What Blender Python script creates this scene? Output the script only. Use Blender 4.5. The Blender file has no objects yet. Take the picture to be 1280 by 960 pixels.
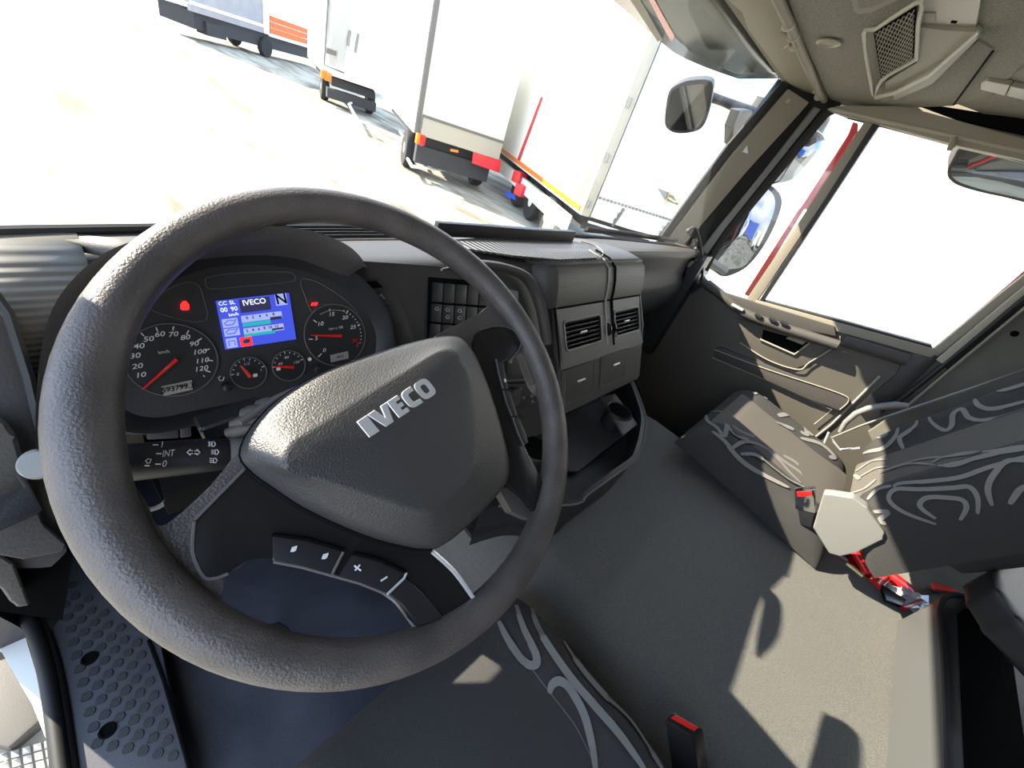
import bpy, bmesh, math, random
from math import sin, cos, pi, radians, sqrt, atan2
from mathutils import Vector as V, Matrix
from mathutils.bvhtree import BVHTree

S = bpy.context.scene
COL = S.collection
# ------------------------------------------------------------------ camera
YAW, PITCH, ROLL, FPX = radians(56.69), radians(33.44), radians(21.34), 500.0
CAM = V((-.819, -.249, 1.119))
_r = V((cos(YAW), -sin(YAW), 0)); _f = V((sin(YAW), cos(YAW), 0)); _u = V((0, 0, 1))
C_F = _f * cos(PITCH) - _u * sin(PITCH); _u2 = _u * cos(PITCH) + _f * sin(PITCH)
C_R = _r * cos(ROLL) + _u2 * sin(ROLL); C_U = _u2 * cos(ROLL) - _r * sin(ROLL)
cd = bpy.data.cameras.new('camera'); cam = bpy.data.objects.new('camera', cd); COL.objects.link(cam)
cam.matrix_world = Matrix(((C_R.x, C_U.x, -C_F.x, CAM.x), (C_R.y, C_U.y, -C_F.y, CAM.y), (C_R.z, C_U.z, -C_F.z, CAM.z), (0, 0, 0, 1)))
cd.sensor_width = 36; cd.lens = FPX / 1280 * 36; cd.clip_start = .01; cd.clip_end = 500
S.camera = cam
# ------------------------------------------------------------------ world, sun, exposure
SUN_DIR = V((.50, -1.0, -.65)).normalized()          # the way the light travels: from front left, low
w = bpy.data.worlds.new('sky'); S.world = w; w.use_nodes = True
nt = w.node_tree; nt.nodes.clear()
def N(t, **k):
    n = nt.nodes.new(t)
    for a, b in k.items(): setattr(n, a, b)
    return n
out = N('ShaderNodeOutputWorld'); bg = N('ShaderNodeBackground'); tc = N('ShaderNodeTexCoord')
sep = N('ShaderNodeSeparateXYZ'); nt.links.new(tc.outputs['Generated'], sep.inputs[0])
grad = N('ShaderNodeValToRGB'); nt.links.new(sep.outputs['Z'], grad.inputs[0])
grad.color_ramp.elements[0].position = 0; grad.color_ramp.elements[0].color = (.50, .62, .80, 1)
grad.color_ramp.elements[1].position = .35; grad.color_ramp.elements[1].color = (.24, .38, .62, 1)
mp = N('ShaderNodeMapping'); mp.inputs['Scale'].default_value = (1, 1, 2.6); nt.links.new(tc.outputs['Generated'], mp.inputs[0])
cl = N('ShaderNodeTexNoise'); cl.inputs['Scale'].default_value = 2.4; cl.inputs['Detail'].default_value = 7; cl.inputs['Roughness'].default_value = .6
nt.links.new(mp.outputs[0], cl.inputs['Vector'])
cr = N('ShaderNodeValToRGB'); cr.color_ramp.elements[0].position = .50; cr.color_ramp.elements[1].position = .66
nt.links.new(cl.outputs['Fac'], cr.inputs[0])
mx = N('ShaderNodeMix', data_type='RGBA'); nt.links.new(cr.outputs[0], mx.inputs[0]); nt.links.new(grad.outputs[0], mx.inputs[6]); mx.inputs[7].default_value = (1.15, 1.12, 1.08, 1)
nt.links.new(mx.outputs[2], bg.inputs['Color']); bg.inputs['Strength'].default_value = 3.5
nt.links.new(bg.outputs[0], out.inputs['Surface'])
sd = bpy.data.lights.new('sun', 'SUN'); sd.energy = 14; sd.angle = radians(.53); sd.color = (1, .90, .74)
so = bpy.data.objects.new('sun', sd); COL.objects.link(so); so.rotation_euler = SUN_DIR.to_track_quat('-Z', 'Y').to_euler()
vs = S.view_settings; vs.view_transform = 'Standard'; vs.look = 'None'; vs.exposure = .58; vs.gamma = 1; vs.use_curve_mapping = False

# ------------------------------------------------------------------ helpers
def ray(px, py): return C_F + C_R * ((px - 640) / FPX) - C_U * ((py - 480) / FPX)
def on(pl, px, py, off=0.0):
    """point of the plane (point, normal), moved off along its normal, that shows at the photograph's pixel"""
    p, n = pl; n = n.normalized(); q = p + n * off; r = ray(px, py)
    return CAM + r * ((q - CAM).dot(n) / r.dot(n))
def X(v): return (V((v, 0, 0)), V((-1, 0, 0)))
def Y(v): return (V((0, v, 0)), V((0, -1, 0)))
def Z(v): return (V((0, 0, v)), V((0, 0, 1)))
def P(pl, pts, off=0.0): return [on(pl, a, b, off) for a, b in pts]
def plane3(a, b, c):
    n = (b - a).cross(c - a).normalized()
    if n.dot(CAM - a) < 0: n = -n
    return (a, n)
def tag(o, label=None, cat=None, group=None, kind=None):
    if label: o['label'] = label
    if cat: o['category'] = cat
    if group: o['group'] = group
    if kind: o['kind'] = kind
    return o
def empty(name, loc, label=None, cat=None, group=None, kind=None):
    o = bpy.data.objects.new(name, None); COL.objects.link(o); o.location = loc; o.empty_display_size = .05
    return tag(o, label, cat, group, kind)
def par(o, parent):
    if parent is not None:
        o.parent = parent
        m = Matrix.Translation(-world_loc(parent)); o.matrix_parent_inverse = m
def world_loc(o):
    return V(o.location)            # every part keeps its own location at 0, only Empties carry one
def link(name, me, mat, parent, smooth=True, auto=35):
    o = bpy.data.objects.new(name, me); COL.objects.link(o)
    if mat: me.materials.append(mat)
    if smooth:
        for p in me.polygons: p.use_smooth = True
        try: me.set_sharp_from_angle(angle=radians(auto))
        except Exception: pass
    if parent is not None:
        o.parent = parent
        o.matrix_parent_inverse = Matrix.Translation(-V(parent.location)) if parent.type == 'EMPTY' else Matrix.Identity(4)
    return o
class MB:
    """collects shapes into one mesh"""
    def __init__(s): s.bm = bmesh.new()
    def prism(s, pts, vec, bevel=0, seg=2):
        b = bmesh.new(); a = [b.verts.new(p) for p in pts]; c = [b.verts.new(p + vec) for p in pts]; n = len(a)
        b.faces.new(a); b.faces.new(c[::-1])
        for i in range(n): b.faces.new((a[i], c[i], c[(i + 1) % n], a[(i + 1) % n]))
        bmesh.ops.recalc_face_normals(b, faces=b.faces)
        if bevel: bmesh.ops.bevel(b, geom=list(b.edges), offset=bevel, segments=seg, profile=.7, affect='EDGES', clamp_overlap=True)
        s._add(b); return s
    def box(s, c, size, rot=None, bevel=0, seg=2):
        b = bmesh.new(); bmesh.ops.create_cube(b, size=1)
        m = Matrix.Translation(c) @ (rot.to_4x4() if rot else Matrix.Identity(4)) @ Matrix.Diagonal((*size, 1))
        bmesh.ops.transform(b, matrix=m, verts=b.verts)
        if bevel: bmesh.ops.bevel(b, geom=list(b.edges), offset=bevel, segments=seg, profile=.7, affect='EDGES', clamp_overlap=True)
        s._add(b); return s
    def tube(s, path, r, seg=12, closed=False, flat=1.0, up=None, cap=True):
        n = len(path); R = r if isinstance(r, (list, tuple)) else [r] * n
        T = []
        for i in range(n):
            a = path[(i - 1) % n] if (closed or i > 0) else path[i]; b = path[(i + 1) % n] if (closed or i < n - 1) else path[i]
            T.append((b - a).normalized())
        nrm = up if up is not None else T[0].orthogonal()
        rings = []
        for i in range(n):
            if up is not None: nn = (up - T[i] * up.dot(T[i]))
            else: nn = (nrm - T[i] * nrm.dot(T[i]))
            nn = nn.normalized() if nn.length > 1e-6 else T[i].orthogonal().normalized()
            nrm = nn; bb = T[i].cross(nn)
            rings.append([s.bm.verts.new(path[i] + (nn * cos(2 * pi * k / seg) * flat + bb * sin(2 * pi * k / seg)) * R[i]) for k in range(seg)])
        for i in range(n if closed else n - 1):
            A, B = rings[i], rings[(i + 1) % n]
            for k in range(seg): s.bm.faces.new((A[k], A[(k + 1) % seg], B[(k + 1) % seg], B[k]))
        if cap and not closed: s.bm.faces.new(rings[0][::-1]); s.bm.faces.new(rings[-1])
        return s
    def lathe(s, c, axis, prof, seg=24, cap=True):
        axis = axis.normalized(); a = axis.orthogonal().normalized(); b = axis.cross(a); rings = []
        for r, h in prof: rings.append([s.bm.verts.new(c + axis * h + (a * cos(2 * pi * k / seg) + b * sin(2 * pi * k / seg)) * r) for k in range(seg)])
        for A, B in zip(rings, rings[1:]):
            for k in range(seg): s.bm.faces.new((A[k], A[(k + 1) % seg], B[(k + 1) % seg], B[k]))
        if cap: s.bm.faces.new(rings[0][::-1]); s.bm.faces.new(rings[-1])
        return s
    def grid(s, rows, close_u=False, close_v=False):
        g = [[s.bm.verts.new(p) for p in r] for r in rows]; nr, nc = len(g), len(g[0])
        for i in range(nr if close_v else nr - 1):
            for j in range(nc if close_u else nc - 1):
                f = [g[i][j], g[i][(j + 1) % nc], g[(i + 1) % nr][(j + 1) % nc], g[(i + 1) % nr][j]]
                try: s.bm.faces.new(f)
                except ValueError: pass
        s.last = g; return s
    def fan(s, ring, c=None):
        if c is None: s.bm.faces.new([s.bm.verts.new(p) for p in ring]); return s
        cv = s.bm.verts.new(c); vs_ = [s.bm.verts.new(p) for p in ring]
        for i in range(len(vs_)): s.bm.faces.new((vs_[i], vs_[(i + 1) % len(vs_)], cv))
        return s
    def _add(s, b):
        me = bpy.data.meshes.new('t'); b.to_mesh(me); b.free(); s.bm.from_mesh(me); bpy.data.meshes.remove(me)
    def build(s, name, mat, parent=None, smooth=True, recalc=True, auto=35, weld=False, solid=0, sub=0, mirror=None):
        if weld: bmesh.ops.remove_doubles(s.bm, verts=s.bm.verts, dist=1e-5)
        if recalc: bmesh.ops.recalc_face_normals(s.bm, faces=s.bm.faces)
        me = bpy.data.meshes.new(name); s.bm.to_mesh(me); s.bm.free()
        o = link(name, me, mat, parent, smooth, auto)
        if solid:
            m = o.modifiers.new('s', 'SOLIDIFY'); m.thickness = abs(solid); m.offset = 1 if solid > 0 else -1
        if sub:
            m = o.modifiers.new('d', 'SUBSURF'); m.levels = m.render_levels = sub
        return o
def spline(pts, n=8, closed=False):
    """Catmull-Rom through the points"""
    out_ = []; m = len(pts)
    for i in range(m if closed else m - 1):
        p0 = pts[(i - 1) % m] if (closed or i > 0) else pts[i]; p1 = pts[i]; p2 = pts[(i + 1) % m]
        p3 = pts[(i + 2) % m] if (closed or i + 2 < m) else p2
        for k in range(n):
            t = k / n
            out_.append(.5 * ((2 * p1) + (p2 - p0) * t + (2 * p0 - 5 * p1 + 4 * p2 - p3) * t * t + (3 * p1 - p0 - 3 * p2 + p3) * t ** 3))
    if not closed: out_.append(pts[-1].copy())
    return out_
def sp2(pts, n=6, closed=True): return [(p.x, p.y) for p in spline([V((a, b, 0)) for a, b in pts], n, closed)]
def text(name, s, pos, right, up, h, mat, parent, depth=.0004, align='CENTER', shear=0, bold=0):
    cu = bpy.data.curves.new(name, 'FONT'); cu.body = s; cu.size = 1; cu.align_x = align; cu.align_y = 'CENTER'; cu.extrude = 0; cu.shear = shear; cu.offset = bold; cu.resolution_u = 3
    o = bpy.data.objects.new('t', cu); COL.objects.link(o)
    me = bpy.data.meshes.new_from_object(o.evaluated_get(bpy.context.evaluated_depsgraph_get()))
    bpy.data.objects.remove(o); nrm = right.cross(up)
    k = h / .7
    m = Matrix(((right.x * k, up.x * k, nrm.x * k, pos.x), (right.y * k, up.y * k, nrm.y * k, pos.y), (right.z * k, up.z * k, nrm.z * k, pos.z), (0, 0, 0, 1)))
    me.transform(m)
    if mat is None: return me
    me.materials.clear()
    return link(name, me, mat, parent, smooth=False)
def texts(name, items, mat, parent, **k):
    """several words of flat print joined into one part: (string, pos, right, up, height)"""
    bm = bmesh.new()
    for it in items:
        me = text('t', *it, None, None, **k); bm.from_mesh(me); bpy.data.meshes.remove(me)
    me = bpy.data.meshes.new(name); bm.to_mesh(me); bm.free(); me.materials.clear()
    return link(name, me, mat, parent, smooth=False)

# ------------------------------------------------------------------ materials
MATS = {}
def mat(name, col=(.1, .1, .1), rough=.5, metal=0, bump=0, bscale=200, noise=0, nscale=8, col2=None, spec=.5, emit=None, estr=0, coat=0, stretch=None, detail=3, sheen=0):
    m = bpy.data.materials.new(name); m.use_nodes = True; t = m.node_tree; b = t.nodes['Principled BSDF']
    b.inputs['Base Color'].default_value = (*col, 1); b.inputs['Roughness'].default_value = rough; b.inputs['Metallic'].default_value = metal
    b.inputs['Specular IOR Level'].default_value = spec; b.inputs['Coat Weight'].default_value = coat
    if sheen: b.inputs['Sheen Weight'].default_value = sheen
    if emit: b.inputs['Emission Color'].default_value = (*emit, 1); b.inputs['Emission Strength'].default_value = estr
    co = t.nodes.new('ShaderNodeTexCoord').outputs['Object']
    if stretch:
        mm = t.nodes.new('ShaderNodeMapping'); mm.inputs['Scale'].default_value = stretch; t.links.new(co, mm.inputs[0]); co = mm.outputs[0]
    if col2:
        n = t.nodes.new('ShaderNodeTexNoise'); n.inputs['Scale'].default_value = nscale; n.inputs['Detail'].default_value = detail; t.links.new(co, n.inputs['Vector'])
        r = t.nodes.new('ShaderNodeValToRGB'); r.color_ramp.elements[0].position = .38; r.color_ramp.elements[1].position = .62
        r.color_ramp.elements[0].color = (*col, 1); r.color_ramp.elements[1].color = (*col2, 1)
        t.links.new(n.outputs['Fac'], r.inputs[0]); t.links.new(r.outputs[0], b.inputs['Base Color'])
    if bump:
        n = t.nodes.new('ShaderNodeTexNoise'); n.inputs['Scale'].default_value = bscale; n.inputs['Detail'].default_value = 2; t.links.new(co, n.inputs['Vector'])
        bu = t.nodes.new('ShaderNodeBump'); bu.inputs['Strength'].default_value = bump; bu.inputs['Distance'].default_value = .002
        t.links.new(n.outputs['Fac'], bu.inputs['Height']); t.links.new(bu.outputs[0], b.inputs['Normal'])
    MATS[name] = m; return m
def ribbed(name, col, rough, scale, axis='X', strength=.6, dist=.002):
    m = mat(name, col, rough); t = m.node_tree; b = t.nodes['Principled BSDF']
    tc_ = t.nodes.new('ShaderNodeTexCoord'); wv = t.nodes.new('ShaderNodeTexWave'); wv.bands_direction = axis; wv.inputs['Scale'].default_value = scale
    t.links.new(tc_.outputs['Object'], wv.inputs['Vector'])
    bu = t.nodes.new('ShaderNodeBump'); bu.inputs['Strength'].default_value = strength; bu.inputs['Distance'].default_value = dist
    t.links.new(wv.outputs['Fac'], bu.inputs['Height']); t.links.new(bu.outputs[0], b.inputs['Normal']); return m
def thin_glass(name, tint, gloss=.035, dust=.04):
    m = bpy.data.materials.new(name); m.use_nodes = True; t = m.node_tree; t.nodes.clear()
    o = t.nodes.new('ShaderNodeOutputMaterial'); tr = t.nodes.new('ShaderNodeBsdfTransparent'); tr.inputs[0].default_value = (*tint, 1)
    g = t.nodes.new('ShaderNodeBsdfGlossy'); g.inputs['Roughness'].default_value = .02
    m1 = t.nodes.new('ShaderNodeMixShader'); m1.inputs[0].default_value = gloss; t.links.new(tr.outputs[0], m1.inputs[1]); t.links.new(g.outputs[0], m1.inputs[2])
    d = t.nodes.new('ShaderNodeBsdfDiffuse'); d.inputs[0].default_value = (.7, .68, .6, 1)
    n = t.nodes.new('ShaderNodeTexNoise'); n.inputs['Scale'].default_value = 9; n.inputs['Detail'].default_value = 8
    ml = t.nodes.new('ShaderNodeMath'); ml.operation = 'MULTIPLY'; ml.inputs[1].default_value = dust; t.links.new(n.outputs['Fac'], ml.inputs[0])
    m2 = t.nodes.new('ShaderNodeMixShader'); t.links.new(ml.outputs[0], m2.inputs[0]); t.links.new(m1.outputs[0], m2.inputs[1]); t.links.new(d.outputs[0], m2.inputs[2])
    t.links.new(m2.outputs[0], o.inputs[0]); MATS[name] = m; return m
M = MATS
mat('wheel_skin', (.064, .056, .052), .42, bump=.42, bscale=520, col2=(.10, .086, .08), nscale=22, detail=6, spec=.6)
mat('wheel_leather', (.047, .046, .046), .42, bump=.4, bscale=650, spec=.55)
mat('gloss_black', (.012, .012, .013), .22, spec=.5, bump=.03, bscale=60)
mat('key_black', (.018, .018, .02), .4)
mat('silver', (.72, .72, .72), .32, metal=.45)
mat('chrome', (.75, .75, .75), .1, metal=1)
mat('white_print', (.75, .75, .75), .5)
mat('dash', (.066, .062, .058), .5, bump=.25, bscale=500)
mat('dash_top', (.085, .08, .072), .55, bump=.2, bscale=400)
ribbed('dash_rib', (.060, .058, .054), .38, 24, 'X', .9, .004)
ribbed('dash_rib_z', (.15, .14, .115), .45, 62, 'Z', .5, .002)
ribbed('dash_rib_fine', (.070, .067, .062), .45, 90, 'Z', .25, .001)
mat('black_plastic', (.014, .014, .015), .45, bump=.1, bscale=500)
mat('dark_plastic', (.033, .032, .032), .5, bump=.15, bscale=500)
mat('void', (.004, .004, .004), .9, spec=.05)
mat('seal', (.012, .012, .012), .6)
mat('beige', (.26, .23, .175), .6, bump=.08, bscale=300)
mat('beige_light', (.36, .33, .26), .5)
mat('headliner', (.19, .175, .145), .95, bump=.6, bscale=350, col2=(.25, .23, .19), nscale=250)
mat('door_card', (.085, .076, .062), .6, bump=.2, bscale=300)
mat('door_dark', (.058, .052, .047), .65, bump=.2, bscale=300)
mat('tunnel_mat', (.115, .113, .105), .8, bump=.8, bscale=700, col2=(.15, .145, .13), nscale=350)
mat('carpet', (.11, .105, .09), .95, bump=.8, bscale=500, col2=(.15, .145, .12), nscale=5)
mat('floor_mat', (.030, .032, .044), .55, bump=.15, bscale=300, col2=(.05, .053, .068), nscale=9, detail=6)
mat('stud_mat', (.06, .06, .068), .45, bump=.15, bscale=300)
mat('grey_plastic', (.20, .20, .185), .45, bump=.05, bscale=400)
mat('box_shaded_grey', (.075, .077, .076), .5, bump=.12, bscale=500)  # grey lowered so the sunlit box wall reads as shaded
mat('red', (.75, .015, .012), .3, coat=.5)
mat('red_paint', (.62, .02, .025), .25, coat=.6)
mat('brass', (.75, .6, .3), .3, metal=.8)
mat('foil', (.75, .72, .68), .25, bump=.8, bscale=50, metal=.3)
mat('red_glow', (.4, 0, 0), .4, emit=(1, .02, .02), estr=1.6)
mat('mirror', (.20, .21, .225), .02, metal=1)
mat('mirror_clear', (.45, .46, .45), .02, metal=1)
mat('lcd', (.34, .32, .29), .4)
mat('truck_white', (.80, .79, .74), .4)
mat('truck_cream', (.62, .58, .46), .5, col2=(.74, .70, .58), nscale=.5)
mat('truck_grey', (.30, .29, .31), .6, col2=(.34, .33, .34), nscale=2)
mat('truck_orange', (.62, .13, .02), .5, bump=.1, bscale=30)
mat('truck_dark', (.03, .03, .034), .7, bump=.6, bscale=10)
mat('tyre', (.015, .015, .016), .8)
mat('lamp_red', (.6, .02, .03), .3)
mat('lamp_orange', (.8, .2, .02), .3)
mat('blue_paint', (.01, .10, .62), .4)
mat('seam', (.12, .11, .1), .6)
thin_glass('windshield_glass', (.97, .98, .96), dust=.05)
thin_glass('side_glass', (.97, .98, .97), dust=.03)
# the steel skin of the ground: sandy yard with packed dirt streaks
# ================================================================== the yard outside
GZ = -1.45
def ground_mat():
    m = mat('yard', (.62, .58, .46), .9); t = m.node_tree; b = t.nodes['Principled BSDF']
    co = t.nodes.new('ShaderNodeTexCoord'); mp_ = t.nodes.new('ShaderNodeMapping'); mp_.inputs['Rotation'].default_value = (0, 0, radians(-35)); mp_.inputs['Scale'].default_value = (.75, .16, 1)
    t.links.new(co.outputs['Object'], mp_.inputs[0])
    n = t.nodes.new('ShaderNodeTexNoise'); n.inputs['Scale'].default_value = 2.2; n.inputs['Detail'].default_value = 7; n.inputs['Roughness'].default_value = .62
    t.links.new(mp_.outputs[0], n.inputs['Vector'])
    r = t.nodes.new('ShaderNodeValToRGB'); e = r.color_ramp.elements
    e[0].position = .34; e[0].color = (.14, .115, .075, 1); e[1].position = .56; e[1].color = (.38, .36, .29, 1)
    t.links.new(n.outputs['Fac'], r.inputs[0]); t.links.new(r.outputs[0], b.inputs['Base Color'])
    bu = t.nodes.new('ShaderNodeBump'); bu.inputs['Strength'].default_value = .5; bu.inputs['Distance'].default_value = .05; t.links.new(n.outputs['Fac'], bu.inputs['Height']); t.links.new(bu.outputs[0], b.inputs['Normal'])
    return m
b = MB(); b.grid([[V((x, y, GZ)) for x in (-90, 0, 90)] for y in (-90, 0, 90)])
tag(b.build('ground', ground_mat(), None, smooth=False), kind='structure', label='pale sandy truck yard ground with dirt streaks')

def D2(a): return V((cos(radians(a)), sin(radians(a)), 0))
def wheel_part(parent, c, axis, r=.5, wd=.3, hub='grey_plastic'):
    t = MB().lathe(c - axis * wd / 2, axis, [(r * .62, 0), (r * .93, .0), (r, .05), (r, wd - .05), (r * .93, wd), (r * .62, wd)], 28).build('wheel', M['tyre'], parent)
    MB().lathe(c - axis * (wd / 2 + .01), axis, [(r * .18, 0), (r * .3, .01), (r * .58, .02), (r * .6, .05), (r * .6, wd)], 20).build('rim', M[hub], t)
def quad_on(pl, pts, name, m, parent, th=.02, bevel=0):
    n = pl[1].normalized()
    return MB().prism(P(pl, pts), -n * th, bevel).build(name, M[m], parent, smooth=bool(bevel))

# ---- far truck: grey box side, orange drop side
pA = V((10.8, 33.25, 0)); dA = D2(34); nA = V((dA.y, -dA.x, 0)); plA = (pA, nA)
t = empty('box_truck', V((10.8, 33.2, GZ)), 'far truck with grey box side and orange drop side, leftmost of the row', 'truck', 'trucks and trailers parked in a row in the yard')
o0 = on(plA, 238, 12); o1 = on(plA, 330, 42); o2 = on(plA, 400, 64); zb = -.22
def panelA(a, b_, z0, z1, name, m, th=2.4, front=0):
    A = V((a.x, a.y, z0)) + nA * front; B = V((b_.x, b_.y, z0)) + nA * front
    return MB().prism([A, B, B + V((0, 0, z1 - z0)), A + V((0, 0, z1 - z0))], -nA * th).build(name, M[m], t, smooth=False)
panelA(o0, o1, zb + .25, 2.6, 'box_body', 'truck_grey'); panelA(o0, o1, zb - .05, zb + .22, 'side_rail', 'truck_grey', .2, .05)
panelA(o0, o1, zb + .22, zb + .36, 'trim_strip', 'truck_white', .1, .08)
panelA(o1 + dA * .15, o2, .75, 2.6, 'tarpaulin', 'truck_cream', 2.3); 
for k in range(3): panelA(o1 + dA * .5, o2, zb + .05 + k * .285, zb + .325 + k * .285, 'plank', 'truck_orange', .06, .05)
panelA(o1 - dA * .05, o1 + dA * .4, zb - .05, 2.6, 'corner_post', 'truck_white', .2, .06)
panelA(o1 + dA * .4, o2, zb + .92, zb + 1.15, 'top_rail', 'truck_white', .1, .08); panelA(o1 + dA * .4, o2, zb - .12, zb + .03, 'bottom_rail', 'truck_white', .1, .08)
panelA(o0 + dA * .3, o2, zb - .75, zb - .05, 'chassis', 'truck_dark', 1.9, -.15)
panelA(o0 + dA * .9, o0 + dA * 2.2, GZ + .35, zb - .3, 'fuel_tank', 'truck_dark', .6, 0)
for s_ in (4.5,): 
    wc = on(plA, 333, 58); wheel_part(t, V((wc.x, wc.y, GZ + .5)) - nA * .1, nA, .5, .3, 'lamp_orange')
    wheel_part(t, V((wc.x, wc.y, GZ + .5)) - nA * 2.1, nA, .5, .3)

# ---- generic: rear or side face given by a ground line under two pixels of its lower edge
def van(name, label, c0, ang, wd, ln, z0, z1, m, cat='trailer', side=-1):
    """box with its near lower corner at c0, one face along ang (width wd), the other along ang+90 (length ln)"""
    r = empty(name, V((c0.x, c0.y, GZ)), label, cat, 'trucks and trailers parked in a row in the yard')
    u = D2(ang); v = D2(ang + 90)
    A = V((c0.x, c0.y, z0)); pts = [A, A + u * wd, A + u * wd + v * ln, A + v * ln]
    MB().prism(pts, V((0, 0, z1 - z0)), .03, 2).build('box_body', M[m], r, smooth=False)
    MB().box(A + u * wd / 2 + v * ln / 2 + V((0, 0, -.22)), (wd * .7, ln * .9, .3), Matrix.Rotation(radians(ang), 3, 'Z')).build('chassis', M['truck_dark'], r, smooth=False)
    return r, A, u, v
# B: white box truck with a rear door, between far truck and the next
Bc = on(Z(-.35), 404, 91)
rB, A, u, v = van('box_truck', 'white box truck with a framed rear door beside the orange drop side', Bc, -18, 2.5, 7, -.35, 2.5, 'truck_white', 'truck')
plB = (A, -v)
quad_on(plB, [(411, 0), (407, 79), (429, 89), (440, 20), (442, 0)], 'rear_door', 'truck_white', rB, .03)
MB().tube([on(plB, a, b_, .04) for a, b_ in ((411, -12), (405, 81), (430, 91))], .03, 6).build('door_seal', M['seam'], rB)
MB().tube([on(plB, 438, 38, .08), on(plB, 435, 58, .08)], .05, 6).build('door_handle', M['grey_plastic'], rB)
MB().tube([on(plB, 448, 42, .08), on(plB, 444, 66, .08)], .05, 6).build('door_handle', M['grey_plastic'], rB)
o = MB().prism(P(plB, [(409, 60), (421, 64), (420, 70), (408, 66)], .05), v * .03).build('number_plate', M['seam'], rB, smooth=False)
for a in ((405, 93), (410, 96)): MB().box(on(plB, *a, .05), (.25, .1, .3), None, .02).build('tail_lamp', M['lamp_orange'], rB)
MB().box(A + u * 1.2 + v * .4 + V((0, 0, -.65)), (2.0, .5, .35), Matrix.Rotation(radians(-18), 3, 'Z')).build('underrun_bar', M['truck_dark'], rB)
for q in (.25, 2.2): wheel_part(rB, V((A.x, A.y, GZ + .5)) + u * q + v * 1.6, u, .5, .3)
# tail step of B
tb = MB(); 
for a, b_ in (((436, 130), (447, 151)), ((447, 151), (462, 155)), ((436, 130), (441, 128))): tb.tube([on(Z(GZ + .35), *a), on(Z(GZ + .35), *b_)], .05, 6)
tb.build('step_frame', M['truck_white'], rB)
# C: white box body, side and rear seen
Cc = on(Z(-.35), 518, 166)
rC, A, u, v = van('box_truck', 'cream box truck with a red plate under its rear, third of the row', Cc, -24, 2.5, 8, -.35, 2.55, 'truck_cream', 'truck')
plC = (A, -v); plCs = (A, -u)
MB().prism([A - u * .03, A - u * .03 + v * 2.3, A - u * .03 + v * 2.3 + V((0, 0, 2.9)), A - u * .03 + V((0, 0, 2.9))], u * .02).build('side_panel', M['truck_white'], rC, smooth=False)
MB().prism([A - u * .03 + v * 2.4, A - u * .03 + v * 8, A - u * .03 + v * 8 + V((0, 0, 2.9)), A - u * .03 + v * 2.4 + V((0, 0, 2.9))], u * .02).build('side_panel', M['truck_white'], rC, smooth=False)
MB().prism([A - v * .05, A - v * .05 + u * .12, A - v * .05 + u * .12 + V((0, 0, 2.9)), A - v * .05 + V((0, 0, 2.9))], v * .03).build('corner_trim', M['seam'], rC, smooth=False)
MB().prism([A + u * .15 - v * .12, A + u * 2.45 - v * .12, A + u * 2.45 - v * .12 + V((0, 0, .42)), A + u * .15 - v * .12 + V((0, 0, .42))], v * .1).build('tail_board', M['beige_light'], rC, smooth=False)
MB().prism([A + u * .15 - v * .13 + V((0, 0, .42)), A + u * 2.45 - v * .13 + V((0, 0, .42)), A + u * 2.45 - v * .13 + V((0, 0, .48)), A + u * .15 - v * .13 + V((0, 0, .48))], v * .1).build('board_seam', M['seam'], rC, smooth=False)
MB().box(A + u * 1.25 + v * .3 + V((0, 0, -.5)), (2.2, .3, .45), Matrix.Rotation(radians(-24), 3, 'Z')).build('underrun_bar', M['truck_dark'], rC)
MB().prism(P(plC, [(592, 188), (627, 201), (624, 216), (590, 204)], .1), v * .04).build('red_plate', M['lamp_red'], rC, smooth=False)
for a, mm in (((523, 173), 'lamp_orange'), ((528, 175), 'lamp_red')): MB().box(on(plC, *a, .1), (.14, .1, .25), None, .02).build('tail_lamp', M[mm], rC)
MB().prism(P(plC, [(563, 186), (573, 188), (573, 191), (563, 189)], .1), v * .02).build('orange_reflector', M['lamp_orange'], rC, smooth=False)
for q in (.0, 2.2): wheel_part(rC, V((A.x, A.y, GZ + .5)) + u * (q + .15) + v * 1.3, u, .5, .3)
tb = MB()
for a, b_ in (((493, 169), (515, 208)), ((515, 208), (558, 213)), ((500, 165), (523, 196)), ((523, 196), (556, 209))): tb.tube([on(Z(GZ + .3), *a), on(Z(GZ + .3), *b_)], .045, 6)
tb.build('step_frame', M['truck_white'], rC)
# D: big white trailer, side with orange edge, corner post with hinges, and its rear door
Dc = on(Z(-.35), 723, 267)
angD = -27
rD, A, u, v = van('trailer', 'tall white trailer with a yellow lined side and hinged corner post beyond the dashboard', Dc, angD, 2.9, 9, -.35, 2.75, 'truck_white')
plD = (A, -v); plDs = (A, -u)
MB().prism([A - u * .03 + V((0, 0, .06)), A - u * .03 + v * 9 + V((0, 0, .06)), A - u * .03 + v * 9 + V((0, 0, .16)), A - u * .03 + V((0, 0, .16))], u * .02).build('reflective_strip', M['lamp_orange'], rD, smooth=False)
o = MB().prism([A - u * .03 + V((0, 0, .1)) + v * .14, A - u * .03 + v * .2 + V((0, 0, .1)), A - u * .03 + v * .2 + V((0, 0, 3.0)), A - u * .03 + v * .14 + V((0, 0, 3.0))], u * .02).build('reflective_strip', M['brass'], rD, smooth=False)
MB().box(A - v * .03 + u * .12 + V((0, 0, 1.55)), (.2, .1, 3.1), Matrix.Rotation(radians(angD), 3, 'Z'), .01).build('corner_post', M['beige_light'], rD)
MB().box(A - v * .09 + u * .24 + V((0, 0, 1.55)), (.02, .03, 3.1), Matrix.Rotation(radians(angD), 3, 'Z')).build('post_seam', M['seam'], rD)
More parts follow.
